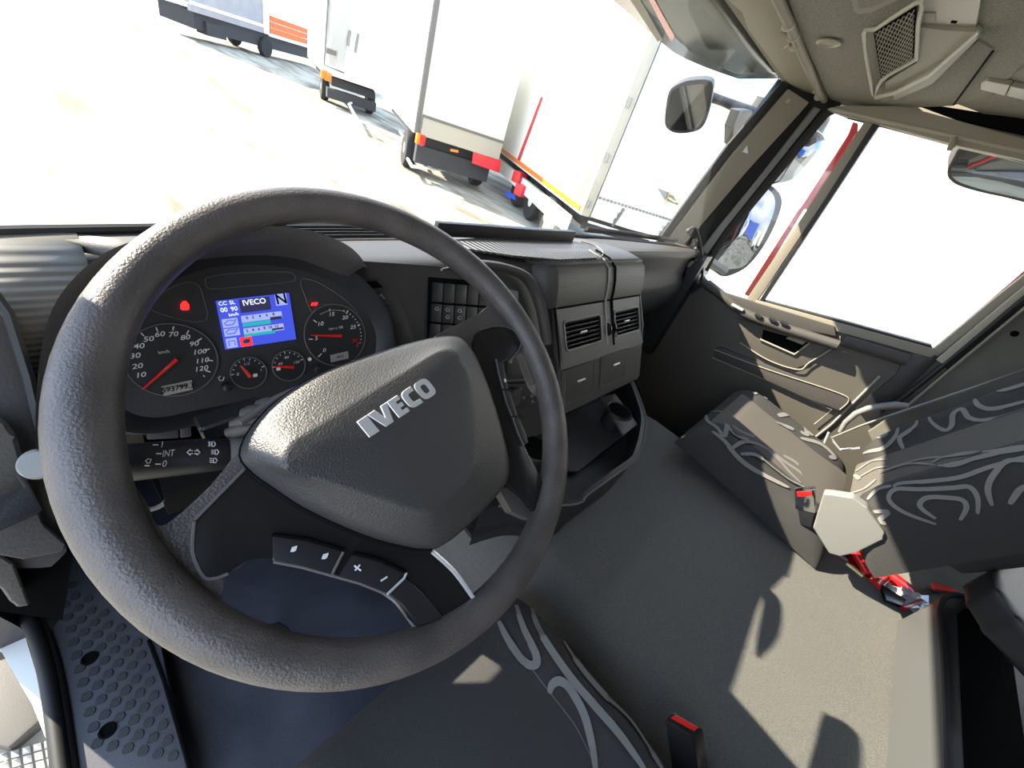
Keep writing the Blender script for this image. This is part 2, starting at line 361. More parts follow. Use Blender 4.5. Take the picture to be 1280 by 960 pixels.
for k in (.25, 1.15, 2.1): MB().box(A - v * .1 + u * .1 + V((0, 0, k)), (.07, .05, .16), Matrix.Rotation(radians(angD), 3, 'Z'), .01).build('hinge', M['grey_plastic'], rD)
MB().box(A + u * .1 + v * 4 + V((0, 0, -.35)), (.12, 7, .35), Matrix.Rotation(radians(angD), 3, 'Z')).build('side_guard', M['truck_white'], rD)
for q in (1.9, 3.2, 4.5): wheel_part(rD, V((A.x, A.y, GZ + .5)) + u * .35 + v * q, u, .5, .3, 'truck_white')
MB().box(A + u * .15 + v * 1.1 + V((0, 0, -.75)), (.4, .6, .45), Matrix.Rotation(radians(angD), 3, 'Z'), .03).build('battery_box', M['beige'], rD)
for a, mm in (((649, 222), 'lamp_red'), ((652, 238), 'lamp_red')): MB().box(on((A + v * 8.6, -u), *a), (.3, .3, .3), None, .03).build('tail_lamp', M[mm], rD)
MB().prism(P((A + v * 7, -u), [(631, 238), (643, 243), (644, 250), (632, 245)]), u * .02).build('blue_plate', M['blue_paint'], rD, smooth=False)
MB().prism(P((A + v * 8.9, -u), [(645, 203), (648, 204), (678, 122), (676, 121)], .02), u * .02).build('edge_marker', M['lamp_red'], rD, smooth=False)
AE = A + V((0, 0, -.2)); uE, vE = u, v; angE = angD; plE = (A - v * .05, -v)
zz = MB()
for k in range(26): zz.box(A - v * .03 + u * (.35 + k * .1) + V((0, 0, .42)), (.06, .03, .05), Matrix.Rotation(radians(angE), 3, 'Z'))
tag(zz.build('rope_eyelets', M['grey_plastic'], rD, smooth=False), kind='stuff')
for q in (.95, 2.3): MB().box(A - v * .06 + u * q + V((0, 0, .16)), (.06, .05, .42), Matrix.Rotation(radians(angE), 3, 'Z') @ Matrix.Rotation(.25, 3, 'Y'), .01).build('strap', M['seam'], rD)
for q in range(4): MB().tube([A - v * .02 + u * .3 + V((0, 0, -.1 + q * .13)), A - v * .05 + u * 1.4 + V((0, 0, -.12 + q * .13)), A - v * .02 + u * 2.8 + V((0, 0, -.1 + q * .13))], .025, 6).build('curtain_fold', M['truck_white'], rD)
MB().prism(P(plE, [(822, 235), (840, 242), (850, 258), (832, 250)], .02), v * .01).build('grey_sticker', M['grey_plastic'], rD, smooth=False)
q4 = [(836, 242), (851, 247), (846, 260), (831, 254)]
MB().tube([on(plE, a, b_, .04) for a, b_ in q4], .02, 4, closed=True).build('yellow_emblem', M['brass'], rD)
MB().tube([on(plE, a, b_, .04) for a, b_ in ((835, 247), (843, 252), (848, 252))], .02, 4).build('yellow_emblem', M['brass'], rD)
# F: white trailer standing right beside the cab, filling the passenger window
rF = empty('trailer', V((3.4, -3, GZ)), 'white trailer parked right beside the cab, filling the passenger door window', 'trailer')
MB().box(V((4.7, -3.6, 1.2)), (2.5, 9.0, 3.0), None, .03).build('box_body', M['truck_white'], rF, smooth=False)
MB().box(V((4.7, -3.6, -.45)), (1.6, 8.0, .25)).build('chassis', M['truck_dark'], rF, smooth=False)
for yy in (-6.4, -5.1, .2):
    for xx in (3.7, 5.7): wheel_part(rF, V((xx, yy, GZ + .5)), V((1, 0, 0)), .5, .3, 'truck_white')
# vehicles behind, seen only in the outside mirrors
def lorry(x, y, a, m, label):
    r = empty('lorry', V((x, y, GZ)), label, 'truck'); R_ = Matrix.Rotation(radians(a), 3, 'Z'); c = V((x, y, 0))
    MB().box(c + R_ @ V((0, 0, 1.0)), (2.5, 7, 2.6), R_, .05).build('box_body', M[m], r, smooth=False)
    MB().box(c + R_ @ V((0, 5, .3)), (2.4, 2.0, 2.5), R_, .25, 3).build('cab', M['truck_white'], r)
    MB().box(c + R_ @ V((0, 6.02, .8)), (2.0, .06, .8), R_, .02).build('windscreen', M['gloss_black'], r)
    MB().box(c + R_ @ V((0, 1, -.6)), (1.6, 10, .3), R_).build('chassis', M['truck_dark'], r)
    for yy in (-2.3, 4.8):
        for s_ in (-1.05, 1.05): wheel_part(r, c + R_ @ V((s_, yy, GZ + .5)), R_ @ V((1, 0, 0)), .5, .3)
lorry(2.6, -44, 65, 'blue_paint', 'blue box lorry far behind, seen only in the long outside mirror')
lorry(13.5, -46, 80, 'truck_white', 'white box lorry far behind beside the blue one, seen only in the long outside mirror')
# ================================================================== cab shell (setting)
def shell(name, pts, vec, m, parent=None, bevel=0, label=None):
    o = MB().prism(pts, vec, bevel).build(name, M[m], parent, smooth=bool(bevel))
    if parent is None: tag(o, kind='structure', label=label)
    return o
# floor
shell('floor', [V((-1.0, -1.4, -.02)), V((1.05, -1.4, -.02)), V((1.05, 1.0, -.02)), V((-1.0, 1.0, -.02))], V((0, 0, -.03)), 'floor_mat', label='dark blue rubber cab floor')
# front bulkhead under the windshield
b = MB(); prof = [(.37, .80), (.55, .75), (.75, .5), (.95, .1), (.98, -.05)]
b.grid([[V((x, y + .03, z)) for y, z in prof] for x in (-1.04, 1.06)]); tag(b.build('wall_front', M['black_plastic'], solid=.02), kind='structure')
# rear wall and left rear wall, behind the camera
shell('wall_back', [V((-1.05, -1.45, -.05)), V((1.05, -1.45, -.05)), V((1.05, -1.45, 1.75)), V((-1.05, -1.45, 1.75))], V((0, -.03, 0)), 'carpet', label='grey carpeted rear wall of the cab')
shell('wall_left', [V((-1.05, -1.45, -.05)), V((-1.05, -.75, -.05)), V((-1.05, -.72, 1.5)), V((-1.05, -1.45, 1.6))], V((-.04, 0, 0)), 'headliner')
# ceiling: windshield header, cloth covered overhead, sloping up to the rear
HP = plane3(V((0, .335, 1.432)), V((1, .335, 1.432)), V((0, .10, 1.46)))
b = MB(); rows = []
for x in (-1.06, -.5, 0, .5, .8, .93, 1.0): rows.append([V((x, .37, 1.452)), V((x, .335, 1.432)), V((x, .10, 1.463)), V((x, .02, 1.50)), V((x, -.15, 1.62)), V((x, -.5, 1.72)), V((x, -1.46, 1.76))])
b.grid(rows); tag(b.build('ceiling', M['headliner'], solid=.02), kind='structure', label='grey cloth cab headliner')
# windshield glass
b = MB(); rows = []
def ws_base(x): return V((x, .425 - .10 * abs(x) ** 2.2, .866))
def ws_top(x): return V((x * .93, .35 - .02 * abs(x) ** 2, 1.44))
for i in range(21):
    x = -1.04 + i * .104; a, c = ws_base(x), ws_top(x); rows.append([a, a.lerp(c, .5) + V((0, .03, 0)), c])
b.grid(rows); o = b.build('window_1', M['windshield_glass'], recalc=False); tag(o, kind='structure', label='wide dusty windshield')
b = MB().tube([ws_base(-1.04 + i * .104) + V((0, -.004, .002)) for i in range(21)], .006, 8); o = b.build('windshield_seal', M['seal'], o)
# header trim board between windshield and cloth
hb = MB().prism([on(HP, a, c_, .006) for a, c_ in ((880, -60), (909, 0), (927, 15), (935, 37), (981, 99), (990, 107), (1000, 112), (1020, 126), (1040, 132), (970, 0), (945, -60))], -HP[1] * .02, .003).build('trim_1', M['beige'])
tag(hb, kind='structure', label='smooth beige header board above the windshield corner')
# left A pillar, left post below the windshield, right roof side: they shade the cab as in the photograph
tag(MB().prism([V((-.97, .37, .86)), V((-1.045, .34, .86)), V((-.995, .20, 1.45)), V((-.91, .28, 1.45))], V((0, .03, 0)), .008).build('trim_6', M['beige']), kind='structure', label='left windshield pillar')
shell('trim_7', [V((-1.03, .50, -.1)), V((-1.03, 1.0, -.1)), V((-1.03, .95, .5)), V((-1.03, .60, .75)), V((-1.03, .42, .86)), V((-1.03, .26, .86)), V((-1.03, .32, .5))], V((-.06, 0, 0)), 'black_plastic')
shell('trim_8', [V((1.06, -1.45, 1.44)), V((1.06, .30, 1.44)), V((1.06, .36, 1.46)), V((1.06, .1, 1.6)), V((1.06, -1.45, 1.78))], V((.02, 0, 0)), 'beige')
shell('trim_9', [V((-1.07, -1.45, 1.46)), V((-1.07, .30, 1.46)), V((-1.07, .1, 1.6)), V((-1.07, -1.45, 1.78))], V((-.02, 0, 0)), 'beige')
shell('wall_right', [V((1.10, -1.45, -.05)), V((1.10, 1.0, -.05)), V((1.10, 1.0, .5)), V((1.10, .45, .84)), V((1.10, .2, .74)), V((1.10, -1.45, .80))], V((.02, 0, 0)), 'black_plastic')
shell('trim_10', [V((1.04, .38, -.05)), V((1.04, 1.0, -.05)), V((1.04, 1.0, .4)), V((1.04, .45, .84))], V((.05, 0, 0)), 'black_plastic')
# right A pillar
PA = plane3(V((.99, .36, .87)), V((.93, .29, 1.43)), V((1.06, .22, 1.1)))
pil = empty('trim_2', V((1.0, .34, .85)), 'beige right windshield pillar cover with dark rubber seals', None, None, 'structure')
def strip(name, pts, m, off=0, th=.02, parent=pil, pl=PA, bevel=.003, s=False): return MB().prism(P(pl, pts, off), -pl[1] * th, bevel).build(name, M[m], parent)
strip('backing', [(975, 99), (1000, 108), (1052, 128), (1050, 140), (1036, 146), (900, 310), (885, 340), (822, 309), (877, 232), (914, 182)], 'seal', -.02, .02)
strip('pillar_cover', [(986, 111), (1012, 128), (1000, 142), (936, 212), (873, 286), (852, 309), (830, 306), (880, 239), (917, 191)], 'beige', .004, .02, bevel=.006)
strip('seal_strip', [(980, 100), (986, 108), (917, 188), (880, 236), (828, 307), (819, 306), (873, 231), (911, 180)], 'seal', 0, .02)
strip('door_channel', [(1019, 134), (1026, 137), (965, 213), (905, 288), (884, 318), (876, 314), (898, 286), (955, 216)], 'grey_plastic', 0, .015)
strip('rubber_seal', [(1028, 139), (1034, 141), (975, 213), (915, 290), (892, 325), (886, 321), (905, 290), (968, 212)], 'seal', .003, .015)
MB().lathe(on(PA, 985, 126, .006), PA[1], [(.004, 0), (.007, .001), (.007, .003), (.003, .004)], 16).build('cap', M['beige_light'], pil)
strip('arrow_sticker', [(934, 182), (928, 190), (935, 192)], 'white_print', .012, .002, bevel=0)
# right door
DX = 1.045; PD = X(DX)
door = empty('door_1', V((DX, -.2, .3)), 'right passenger door with dark and beige trim and an open-looking bright window', None, None, 'structure')
card = [(882, 352), (899, 366), (940, 380), (1045, 408), (1128, 431), (1167, 442), (1190, 470), (1190, 560), (1120, 660), (1040, 700), (980, 700), (850, 680), (760, 470), (800, 380), (860, 352)]
MB().prism(P(PD, card), V((.05, 0, 0)), .004).build('door_card', M['door_card'], door)
def dpart(name, pts, m, off=0., th=.02, bev=.004, parent=door, seg=2): return MB().prism(P(PD, pts, off), V((th, 0, 0)), bev, seg).build(name, M[m], parent)
# window frame pieces (plane of the door)
dpart('window_front_bar', [(1082, 149), (1098, 152), (1040, 236), (952, 368), (940, 384), (930, 378), (1000, 275)], 'beige', .012, .03)
dpart('bar_rubber', [(1092, 152), (1100, 155), (1043, 242), (955, 375), (944, 383), (1030, 250)], 'seal', .016, .03)
MB().tube([on(PD, 1068, 168, -.035), on(PD, 1040, 214, -.035), on(PD, 1008, 262, -.035)], .009, 8, flat=.4).build('outer_red_edge', M['red_paint'], door)
dpart('outer_edge_orange', [(1066, 152), (1073, 154), (1072, 168), (1006, 262), (999, 262), (1060, 168)], 'red_paint', -.05, .012)
dpart('outer_edge_red', [(1006, 260), (999, 260), (930, 368), (938, 372)], 'red_paint', -.05, .012)
dpart('sill_rail', [(940, 380), (946, 375), (1050, 404), (1167, 436), (1172, 441), (1163, 447), (1045, 414)], 'beige', .02, .04, .003)
dpart('belt_rubber', [(946, 377), (950, 374), (1050, 400), (1165, 432), (1165, 436), (1050, 405)], 'seal', .012, .04, .002)
dpart('rear_frame', [(1163, 440), (1172, 446), (1290, 350), (1290, 336), (1240, 376)], 'beige', .012, .03)
dpart('outer_rear_edge', [(1163, 439), (1290, 330), (1290, 338), (1168, 442)], 'red_paint', -.03, .02)
g1 = MB().prism(P(PD, [(1098, 150), (1300, 200), (1310, 330), (1165, 440), (940, 380)], -.01), V((.003, 0, 0))).build('window_pane', M['side_glass'], door, smooth=False)
g2 = MB().prism(P(PD, [(1035, 135), (1082, 150), (938, 375), (925, 372), (890, 350)], -.01), V((.003, 0, 0))).build('quarter_pane', M['side_glass'], door, smooth=False)
# armrest roll, handle pocket, grab roll, pockets
MB().tube(spline([on(PD, a, c_, .035) for a, c_ in ((878, 352), (905, 372), (932, 392), (970, 407), (1010, 420), (1048, 432))], 5), [.016] * 10 + [.019] * 16, 14, flat=1).build('armrest', M['door_dark'], door)
dpart('top_shelf', [(885, 350), (905, 366), (950, 380), (1043, 408), (1045, 420), (1000, 412), (930, 392), (880, 362)], 'door_dark', .03, .03)
for i, (a, c_) in enumerate(((948, 395), (966, 400), (980, 404))): MB().box(on(PD, a, c_, .055), (.012, .028, .012), None, .004).build('window_switch', M['key_black'], door)
MB().box(on(PD, 922, 384, .055), (.012, .05, .010), None, .004).build('door_latch', M['silver'], door)
dpart('handle_panel', [(921, 398), (1034, 433), (1010, 455), (990, 462), (960, 452), (925, 428)], 'door_card', .008, .02, .003)
MB().tube([on(PD, a, c_, .012) for a, c_ in sp2([(925, 428), (960, 450), (998, 462), (1012, 453), (1045, 432), (1050, 420)], 5, False)], .0025, 6).build('panel_edge', M['beige_light'], door)
dpart('handle_recess', [(954, 412), (1010, 428), (994, 442), (952, 424)], 'void', .0095, .02, 0)
MB().tube([on(PD, a, c_, .013) for a, c_ in ((950, 424), (993, 443), (1012, 429))], .0035, 6).build('recess_rim', M['beige_light'], door)
MB().prism(P(PD, [(982, 423), (986, 421), (1008, 427), (1003, 431)], .013), V((.004, 0, 0)), .001).build('inner_handle', M['beige'], door)
MB().tube(spline([on(PD, a, c_, .02) for a, c_ in ((1055, 425), (1080, 433), (1110, 442), (1135, 450))], 5), .022, 14).build('grab_roll', M['door_dark'], door)
dpart('corner_piece', [(1133, 440), (1170, 442), (1172, 450), (1100, 520), (1085, 530), (1070, 510), (1120, 468)], 'black_plastic', .012, .03, .006)
dpart('map_pocket', [(893, 436), (900, 434), (1050, 492), (1062, 500), (1050, 514), (1036, 508), (1005, 497), (892, 445)], 'door_dark', .02, .02, .005)
MB().tube([on(PD, a, c_, .022) for a, c_ in sp2([(893, 437), (960, 462), (1045, 490), (1061, 500), (1050, 512)], 4, False)], .002, 6).build('pocket_edge', M['beige_light'], door)
MB().tube([on(PD, a, c_, .012) for a, c_ in ((890, 447), (960, 476), (1040, 512), (1018, 530))], .002, 6).build('pocket_edge', M['beige_light'], door)
MB().tube([on(PD, a, c_, .006) for a, c_ in ((1002, 560), (1040, 530), (1100, 470))], .004, 6).build('door_seal', M['beige_light'], door)
# B pillar
PB = X(1.03)
bp = empty('trim_3', V((1.03, -.7, .5)), 'cloth covered rear door pillar on the right', None, None, 'structure')
MB().prism(P(PB, [(1137, 505), (1300, 368), (1400, 420), (1400, 700), (1120, 620), (1085, 540)], .0), V((.03, 0, 0)), .003).build('pillar_cover', M['carpet'], bp)
MB().prism(P(PB, [(1160, 445), (1300, 330), (1300, 375), (1130, 512)], -.035), V((.02, 0, 0))).build('backing', M['seal'], bp)
MB().prism(P(PB, [(1170, 450), (1178, 455), (1300, 352), (1300, 342)], .02), V((.02, 0, 0)), .003).build('door_channel', M['beige_light'], bp)
MB().tube([on(PB, a, c_, .012) for a, c_ in ((1118, 506), (1180, 456), (1300, 356))], .008, 8).build('door_seal', M['seal'], bp)
MB().tube([on(PB, a, c_, .016) for a, c_ in ((1137, 505), (1200, 452), (1300, 369))], .004, 8).build('pillar_edge', M['beige'], bp)
MB().lathe(on(PB, 1268, 417, .002), V((-1, 0, 0)), [(.007, 0), (.009, .002), (.006, .004)], 16).build('cap', M['void'], bp)
# roof rail above the door
PR = X(1.02)
rl = empty('trim_4', V((1.02, -.1, 1.45)), 'beige roof rail above the passenger window', None, None, 'structure')
MB().prism(P(PR, [(1034, 136), (1048, 132), (1130, 132), (1300, 178), (1300, 205), (1200, 183), (1100, 156), (1060, 146)], 0), V((.04, 0, 0)), .005).build('rail_cover', M['beige'], rl)
MB().prism(P(PR, [(1034, 136), (1040, 134), (1100, 148), (1300, 192), (1300, 197), (1100, 153)], .006), V((.02, 0, 0)), .002).build('rail_bead', M['beige_light'], rl)
MB().prism(P(PR, [(1135, 126), (1300, 152), (1300, 172), (1200, 150)], -.004), V((.02, 0, 0)), .002).build('rail_gap', M['void'], rl)
MB().tube([on(PR, 1193, 172, .01), on(PR, 1190, 182, .014), on(PR, 1186, 188, .01)], [.008, .009, .006], 10).build('hook', M['beige'], rl)
MB().tube([on(PR, 1060, 147, -.02), on(PR, 1300, 206, -.02)], .004, 6).build('top_rubber', M['seal'], rl)
# left door opening: sill, seals and the open step
sl = empty('trim_5', V((-1.02, .3, 0)), 'black rubber door seals along the driver sill', None, None, 'structure')
def zp(pts, z): return [on(Z(z), a, c_) for a, c_ in pts]
MB().tube(spline(zp([(-30, 700), (8, 742), (38, 780), (55, 830), (66, 890), (80, 1000)], .06), 6), .011, 12).build('seal', M['seal'], sl)
MB().tube(spline(zp([(10, 715), (42, 760), (62, 810), (76, 870), (92, 990)], .05), 6), .008, 12).build('seal', M['seal'], sl)
MB().prism(zp([(-40, 690), (70, 760), (98, 1000), (80, 1000), (64, 895), (34, 795), (-40, 735)], .0), V((0, 0, -.1))).build('sill', M['black_plastic'], sl, smooth=False)
MB().prism(zp([(-60, 700), (3, 735), (30, 790), (52, 865), (64, 905), (70, 960), (58, 925), (40, 880), (0, 812), (-60, 780)], -.02), V((0, 0, -.02))).build('sill_paint', M['truck_white'], sl, smooth=False)
st = empty('step', V((-1.2, .4, -.45)), 'metal entry step with raised diamond teeth outside the driver door', 'step')
MB().prism(zp([(-60, 800), (5, 805), (50, 880), (75, 1010), (-60, 1010)], -.40), V((0, 0, -.04)), .005).build('tread', M['beige_light'], st)
MB().prism(zp([(-60, 825), (5, 815), (32, 850), (50, 900), (10, 935), (-60, 915)], -.36), V((0, 0, -.2)), .01).build('riser', M['door_card'], st)
tb = MB()
p0 = on(Z(-.39), -10, 950); ex = on(Z(-.39), 60, 930) - p0; ey = on(Z(-.39), -6, 985) - p0
for i in range(6):
    for j in range(5):
        q = p0 + ex * (i / 5.) + ey * (j * .34); ux = ex * .075; uy = ey * .14
        tb = MB().fan([q - ux - uy, q + ux - uy, q + ux + uy, q - ux + uy], q + V((0, 0, .018)))
        tb.build('tooth', M['silver'], st, smooth=False)
# clutter of the left door opening: door pull, hinge cover, ignition key knob, kick panel
kp = empty('kick_panel', V((-.97, .4, .2)), 'brown grey moulded kick panel left of the steering wheel', 'trim panel')
PK = (V((-.87, .15, .72)), V((.15, -.85, .5)).normalized())
MB().prism(P(PK, [(-30, 360), (10, 400), (50, 530), (62, 560), (80, 640), (86, 690), (66, 712), (-30, 715)]), -PK[1] * .05, .01).build('panel', M['door_dark'], kp)
MB().prism(P(PK, [(-30, 700), (92, 690), (78, 775), (40, 770), (-30, 760)], -.03), -PK[1] * .02).build('dark_gap', M['void'], kp, smooth=False)
MB().prism(P(PK, [(-30, 520), (8, 525), (22, 545), (38, 600), (28, 640), (-30, 650)], .02), -PK[1] * .03, .012, 3).build('panel_cover', M['door_card'], kp)
MB().prism(P(PK, [(-30, 590), (30, 590), (55, 655), (84, 680), (80, 690), (30, 700), (-30, 690)], .012), -PK[1] * .03, .01, 3).build('panel_cover', M['door_dark'], kp)
MB().tube([on(PK, a, c_, .006) for a, c_ in ((-20, 350), (10, 392), (35, 470), (52, 545))], .004, 6).build('gap_seal', M['seal'], kp)
bar = empty('door_pull', V((-.95, .3, .6)), 'black plastic pull lever at the left edge beside the wheel', 'lever')
PL_ = (on(PK, 20, 640, .05), (CAM - on(PK, 20, 640)).normalized())
MB().prism(P(PL_, [(-30, 625), (10, 616), (30, 609), (20, 594), (26, 591), (34, 600), (54, 637), (45, 644), (0, 664), (-30, 672)]), -PL_[1] * .02, .004).build('lever', M['black_plastic'], bar)
kn = empty('lamp_knob', V((-.9, .2, .65)), 'grey round switch knob peeking out left of the rim', 'knob')
c_ = on((on(PK, 48, 580, .07), V((0, -1, .3))), 48, 580)
MB().lathe(c_, (CAM - c_).normalized() + V((-.3, 0, 0)), [(.011, -.03), (.012, -.01), (.012, 0), (.010, .003)], 24).build('knob', M['grey_plastic'], kn)
sr = empty('door_hinge_cover', V((-1.0, .4, .2)), 'pale plastic moulding below the pull lever at the left edge', 'cover')
PM = (PK[0] + PK[1] * .01, PK[1])
MB().prism(P(PM, [(-30, 680), (0, 693), (18, 705), (30, 735), (38, 757), (22, 760), (12, 752), (0, 735), (-30, 725)]), -PM[1] * .05, .008, 3).build('cover', M['door_card'], sr)
# ================================================================== steering wheel
T_ = radians(34.7)
WC = V((-.62, 0, .85)); WN = V((0, -sin(T_), cos(T_))); E1 = V((1, 0, 0)); E2 = V((0, cos(T_), sin(T_)))
WP = (WC, WN)
wheel = empty('steering_wheel', WC, 'worn black steering wheel with a leather look pad and silver letters', 'steering wheel')
b = MB(); R0 = .2185; n = 96; path = []; rad = []
for i in range(n):
    a = 2 * pi * i / n; path.append(WC + (E1 * cos(a) + E2 * sin(a)) * R0); rad.append(.0168)
pa = on(WP, 120, 530); ga = atan2((pa - WC).dot(E2), (pa - WC).dot(E1))
for i in range(n):
    a = 2 * pi * i / n; d = (a - ga + pi) % (2 * pi) - pi
    rad[i] += .0022 * math.exp(-(d / .35) ** 2)
    path[i] -= (path[i] - WC).normalized() * .0015 * math.exp(-(d / .35) ** 2)
b.tube(path, rad, 28, closed=True, up=None); rim = b.build('rim', M['wheel_skin'], wheel)
def wpl(name, pts, m, off, th, bev=.003, seg=3, parent=wheel, n_=3):
    pts = sp2(pts, n_, True) if n_ > 1 else pts
    return MB().prism(P(WP, pts, off), -WN * th, bev, seg).build(name, M[m], parent)
wpl('spoke', [(150, 590), (183, 628), (195, 655), (215, 650), (262, 608), (300, 566), (335, 575), (345, 640), (310, 700), (282, 720), (278, 745), (255, 790), (180, 740), (145, 660)], 'wheel_skin', -.002, .016, .005, 4)
wpl('spoke', [(540, 425), (575, 404), (600, 391), (618, 378), (640, 385), (672, 440), (680, 490), (668, 480), (655, 445), (645, 440), (610, 450), (590, 470), (560, 455)], 'wheel_skin', -.004, .014, .005, 4)
wpl('trim_plate', [(305, 588), (345, 570), (420, 600), (500, 650), (545, 690), (570, 718), (594, 751), (575, 766), (555, 776), (521, 783), (500, 757), (484, 742), (440, 724), (390, 710), (345, 699), (310, 701), (287, 716), (268, 722), (255, 720), (243, 692), (240, 655), (268, 622)], 'gloss_black', .003, .012, .002, 2, n_=2)
wpl('trim_plate', [(592, 428), (603, 412), (623, 408), (640, 412), (651, 424), (648, 436), (638, 449), (628, 455), (633, 487), (641, 520), (655, 556), (668, 582), (681, 608), (678, 628), (671, 642), (655, 622), (630, 600), (615, 560), (600, 500)], 'gloss_black', .001, .012, .002, 2, n_=2)
MB().tube(P(WP, sp2([(243, 650), (305, 587)], 1, False), .0045), .0012, 6).build('trim_edge', M['seam'], wheel)
MB().tube(P(WP, sp2([(243, 652), (241, 690), (254, 720), (268, 723), (285, 717)], 4, False), .0035), .0012, 6).build('trim_edge', M['seam'], wheel)
MB().tube(P(WP, sp2([(540, 689), (568, 715), (594, 751)], 4, False), .003), .0022, 8).build('silver_edge', M['silver'], wheel)
MB().tube(P(WP, sp2([(474, 735), (497, 752), (519, 782)], 4, False), -.002), .0028, 8).build('silver_edge', M['grey_plastic'], wheel)
MB().tube(P(WP, sp2([(600, 412), (623, 407), (641, 412), (652, 424), (649, 436), (640, 448)], 4, False), .002), .001, 6).build('trim_edge', M['seam'], wheel)
wpl('glossy_insert', [(508, 722), (530, 742), (557, 775), (523, 783), (503, 757), (486, 743)], 'key_black', .0055, .004, .001, 1, n_=1)
k1 = wpl('button', [(342, 669), (384, 676), (427, 689), (421, 703), (414, 717), (378, 708), (342, 701)], 'key_black', .006, .006, .0012, 2, n_=1)
k2 = wpl('button', [(440, 693), (474, 702), (506, 717), (484, 742), (455, 729), (425, 719)], 'key_black', .006, .006, .0012, 2, n_=1)
MB().tube(P(WP, [(341, 668), (384, 674), (428, 687)], .006), .0015, 6).build('button_gap', M['void'], k1)
MB().tube(P(WP, [(442, 691), (475, 700), (507, 715)], .006), .0015, 6).build('button_gap', M['void'], k2)
MB().tube(P(WP, [(429, 690), (422, 704), (415, 718)], .006), .0012, 6).build('silver_edge', M['seam'], k1)
MB().tube(P(WP, [(508, 716), (505, 723), (484, 743)], .006), .0012, 6).build('silver_edge', M['silver'], k2)
MB().tube(P(WP, [(342, 702), (378, 709), (414, 719), (450, 729), (484, 743)], .004), .0012, 6).build('trim_edge', M['seam'], wheel)
def icon(pts, parent, off=.0066, name='symbol', pl=WP): return MB().prism(P(pl, pts, off), -pl[1] * .0004).build(name, M['white_print'], parent, smooth=False)
icon([(363, 690), (365, 684), (368, 683), (372, 682), (370, 688), (367, 690)], k1); icon([(402, 699), (404, 693), (407, 692), (411, 691), (409, 697), (406, 699)], k1)
MB().tube(P(WP, [(443, 707), (451, 713)], .0068), .0008, 5).tube(P(WP, [(450, 706), (444, 713)], .0068), .0008, 5).build('symbol', M['white_print'], k2)
MB().tube(P(WP, [(476, 726), (484, 721)], .0068), .0008, 5).build('symbol', M['white_print'], k2)
for q in ([(620, 449), (630, 454), (632, 468), (636, 486), (629, 486), (624, 468)], [(629, 488), (637, 488), (643, 505), (648, 520), (640, 520), (634, 505)], [(641, 522), (649, 522), (657, 540), (661, 553), (655, 557), (648, 542)]):
    k = wpl('button', q, 'key_black', .005, .01, .002, 2, n_=1)
    MB().tube(P(WP, [q[0], q[-1], q[-2]], .004), .001, 6).build('button_edge', M['seam'], k)
icon([(630, 474), (632, 473), (633, 477), (631, 478)], k, .0058)
wpl('lower_bracket', [(624, 612), (636, 606), (655, 624), (671, 643), (662, 650), (640, 640)], 'door_dark', -.006, .014, .003, 2, n_=1)
MB().tube(P(WP, [(634, 604), (655, 622), (672, 642)], -.002), .0016, 6).build('trim_edge', M['door_card'], wheel)
# pad
outl = [(301, 568), (311, 540), (335, 511), (366, 487), (405, 465), (457, 446), (510, 430), (548, 422), (572, 423), (588, 440), (600, 465), (613, 500), (626, 545), (633, 580), (629, 606), (608, 632), (580, 660), (556, 680), (534, 686), (505, 682), (468, 672), (425, 655), (380, 633), (342, 608), (315, 588)]
face = [(352, 578), (356, 565), (362, 555), (370, 548), (385, 540), (440, 505), (500, 468), (545, 440), (566, 437), (580, 455), (588, 475), (592, 500), (594, 540), (592, 575), (588, 595), (575, 612), (556, 628), (545, 638), (530, 640), (505, 634), (470, 622), (430, 610), (395, 600), (368, 592), (356, 586)]
NP = 100
def resamp(pts): 
    q = [V((a, c_, 0)) for a, c_ in sp2(pts, 8, True)]; L = [0]
    for i in range(len(q)): L.append(L[-1] + (q[(i + 1) % len(q)] - q[i]).length)
    o = []; j = 0
    for k in range(NP):
        s_ = L[-1] * k / NP
        while L[j + 1] < s_: j += 1
        t_ = (s_ - L[j]) / max(1e-9, L[j + 1] - L[j]); v = q[j].lerp(q[(j + 1) % len(q)], t_); o.append((v.x, v.y))
    return o
HO = .024                     # pad edge height over the rim plane
Eo = P(WP, resamp(outl), HO - .012)
cen = sum(Eo, V()) / NP
Ef = P(WP, resamp(face), HO + .018)
cf = sum(Ef, V()) / NP
rows = [[p.lerp(cen, .02) - WN * .05 for p in Eo], [p.lerp(cen, .0) - WN * .006 for p in Eo], Eo, [p.lerp(cen, .015) + WN * .007 for p in Eo]]
for t_ in (.12, .35, .6, .85, .95): rows.append([(a.lerp(cen, .03) + WN * .010).lerp(c2, t_) for a, c2 in zip(Eo, Ef)])
rows.append(Ef)
for t_ in (.05, .3, .6, .85): rows.append([p.lerp(cf, t_) + WN * (.0005 + .002 * t_) for p in Ef])
b = MB().grid(rows, close_u=True); b.bm.faces.new(b.last[-1]); pad = b.build('airbag_pad', M['wheel_leather'], wheel, auto=60)
MB().tube([a - WN * .004 for a in P(WP, resamp(outl), HO - .012)], .0012, 6, closed=True).build('pad_seam', M['void'], pad)
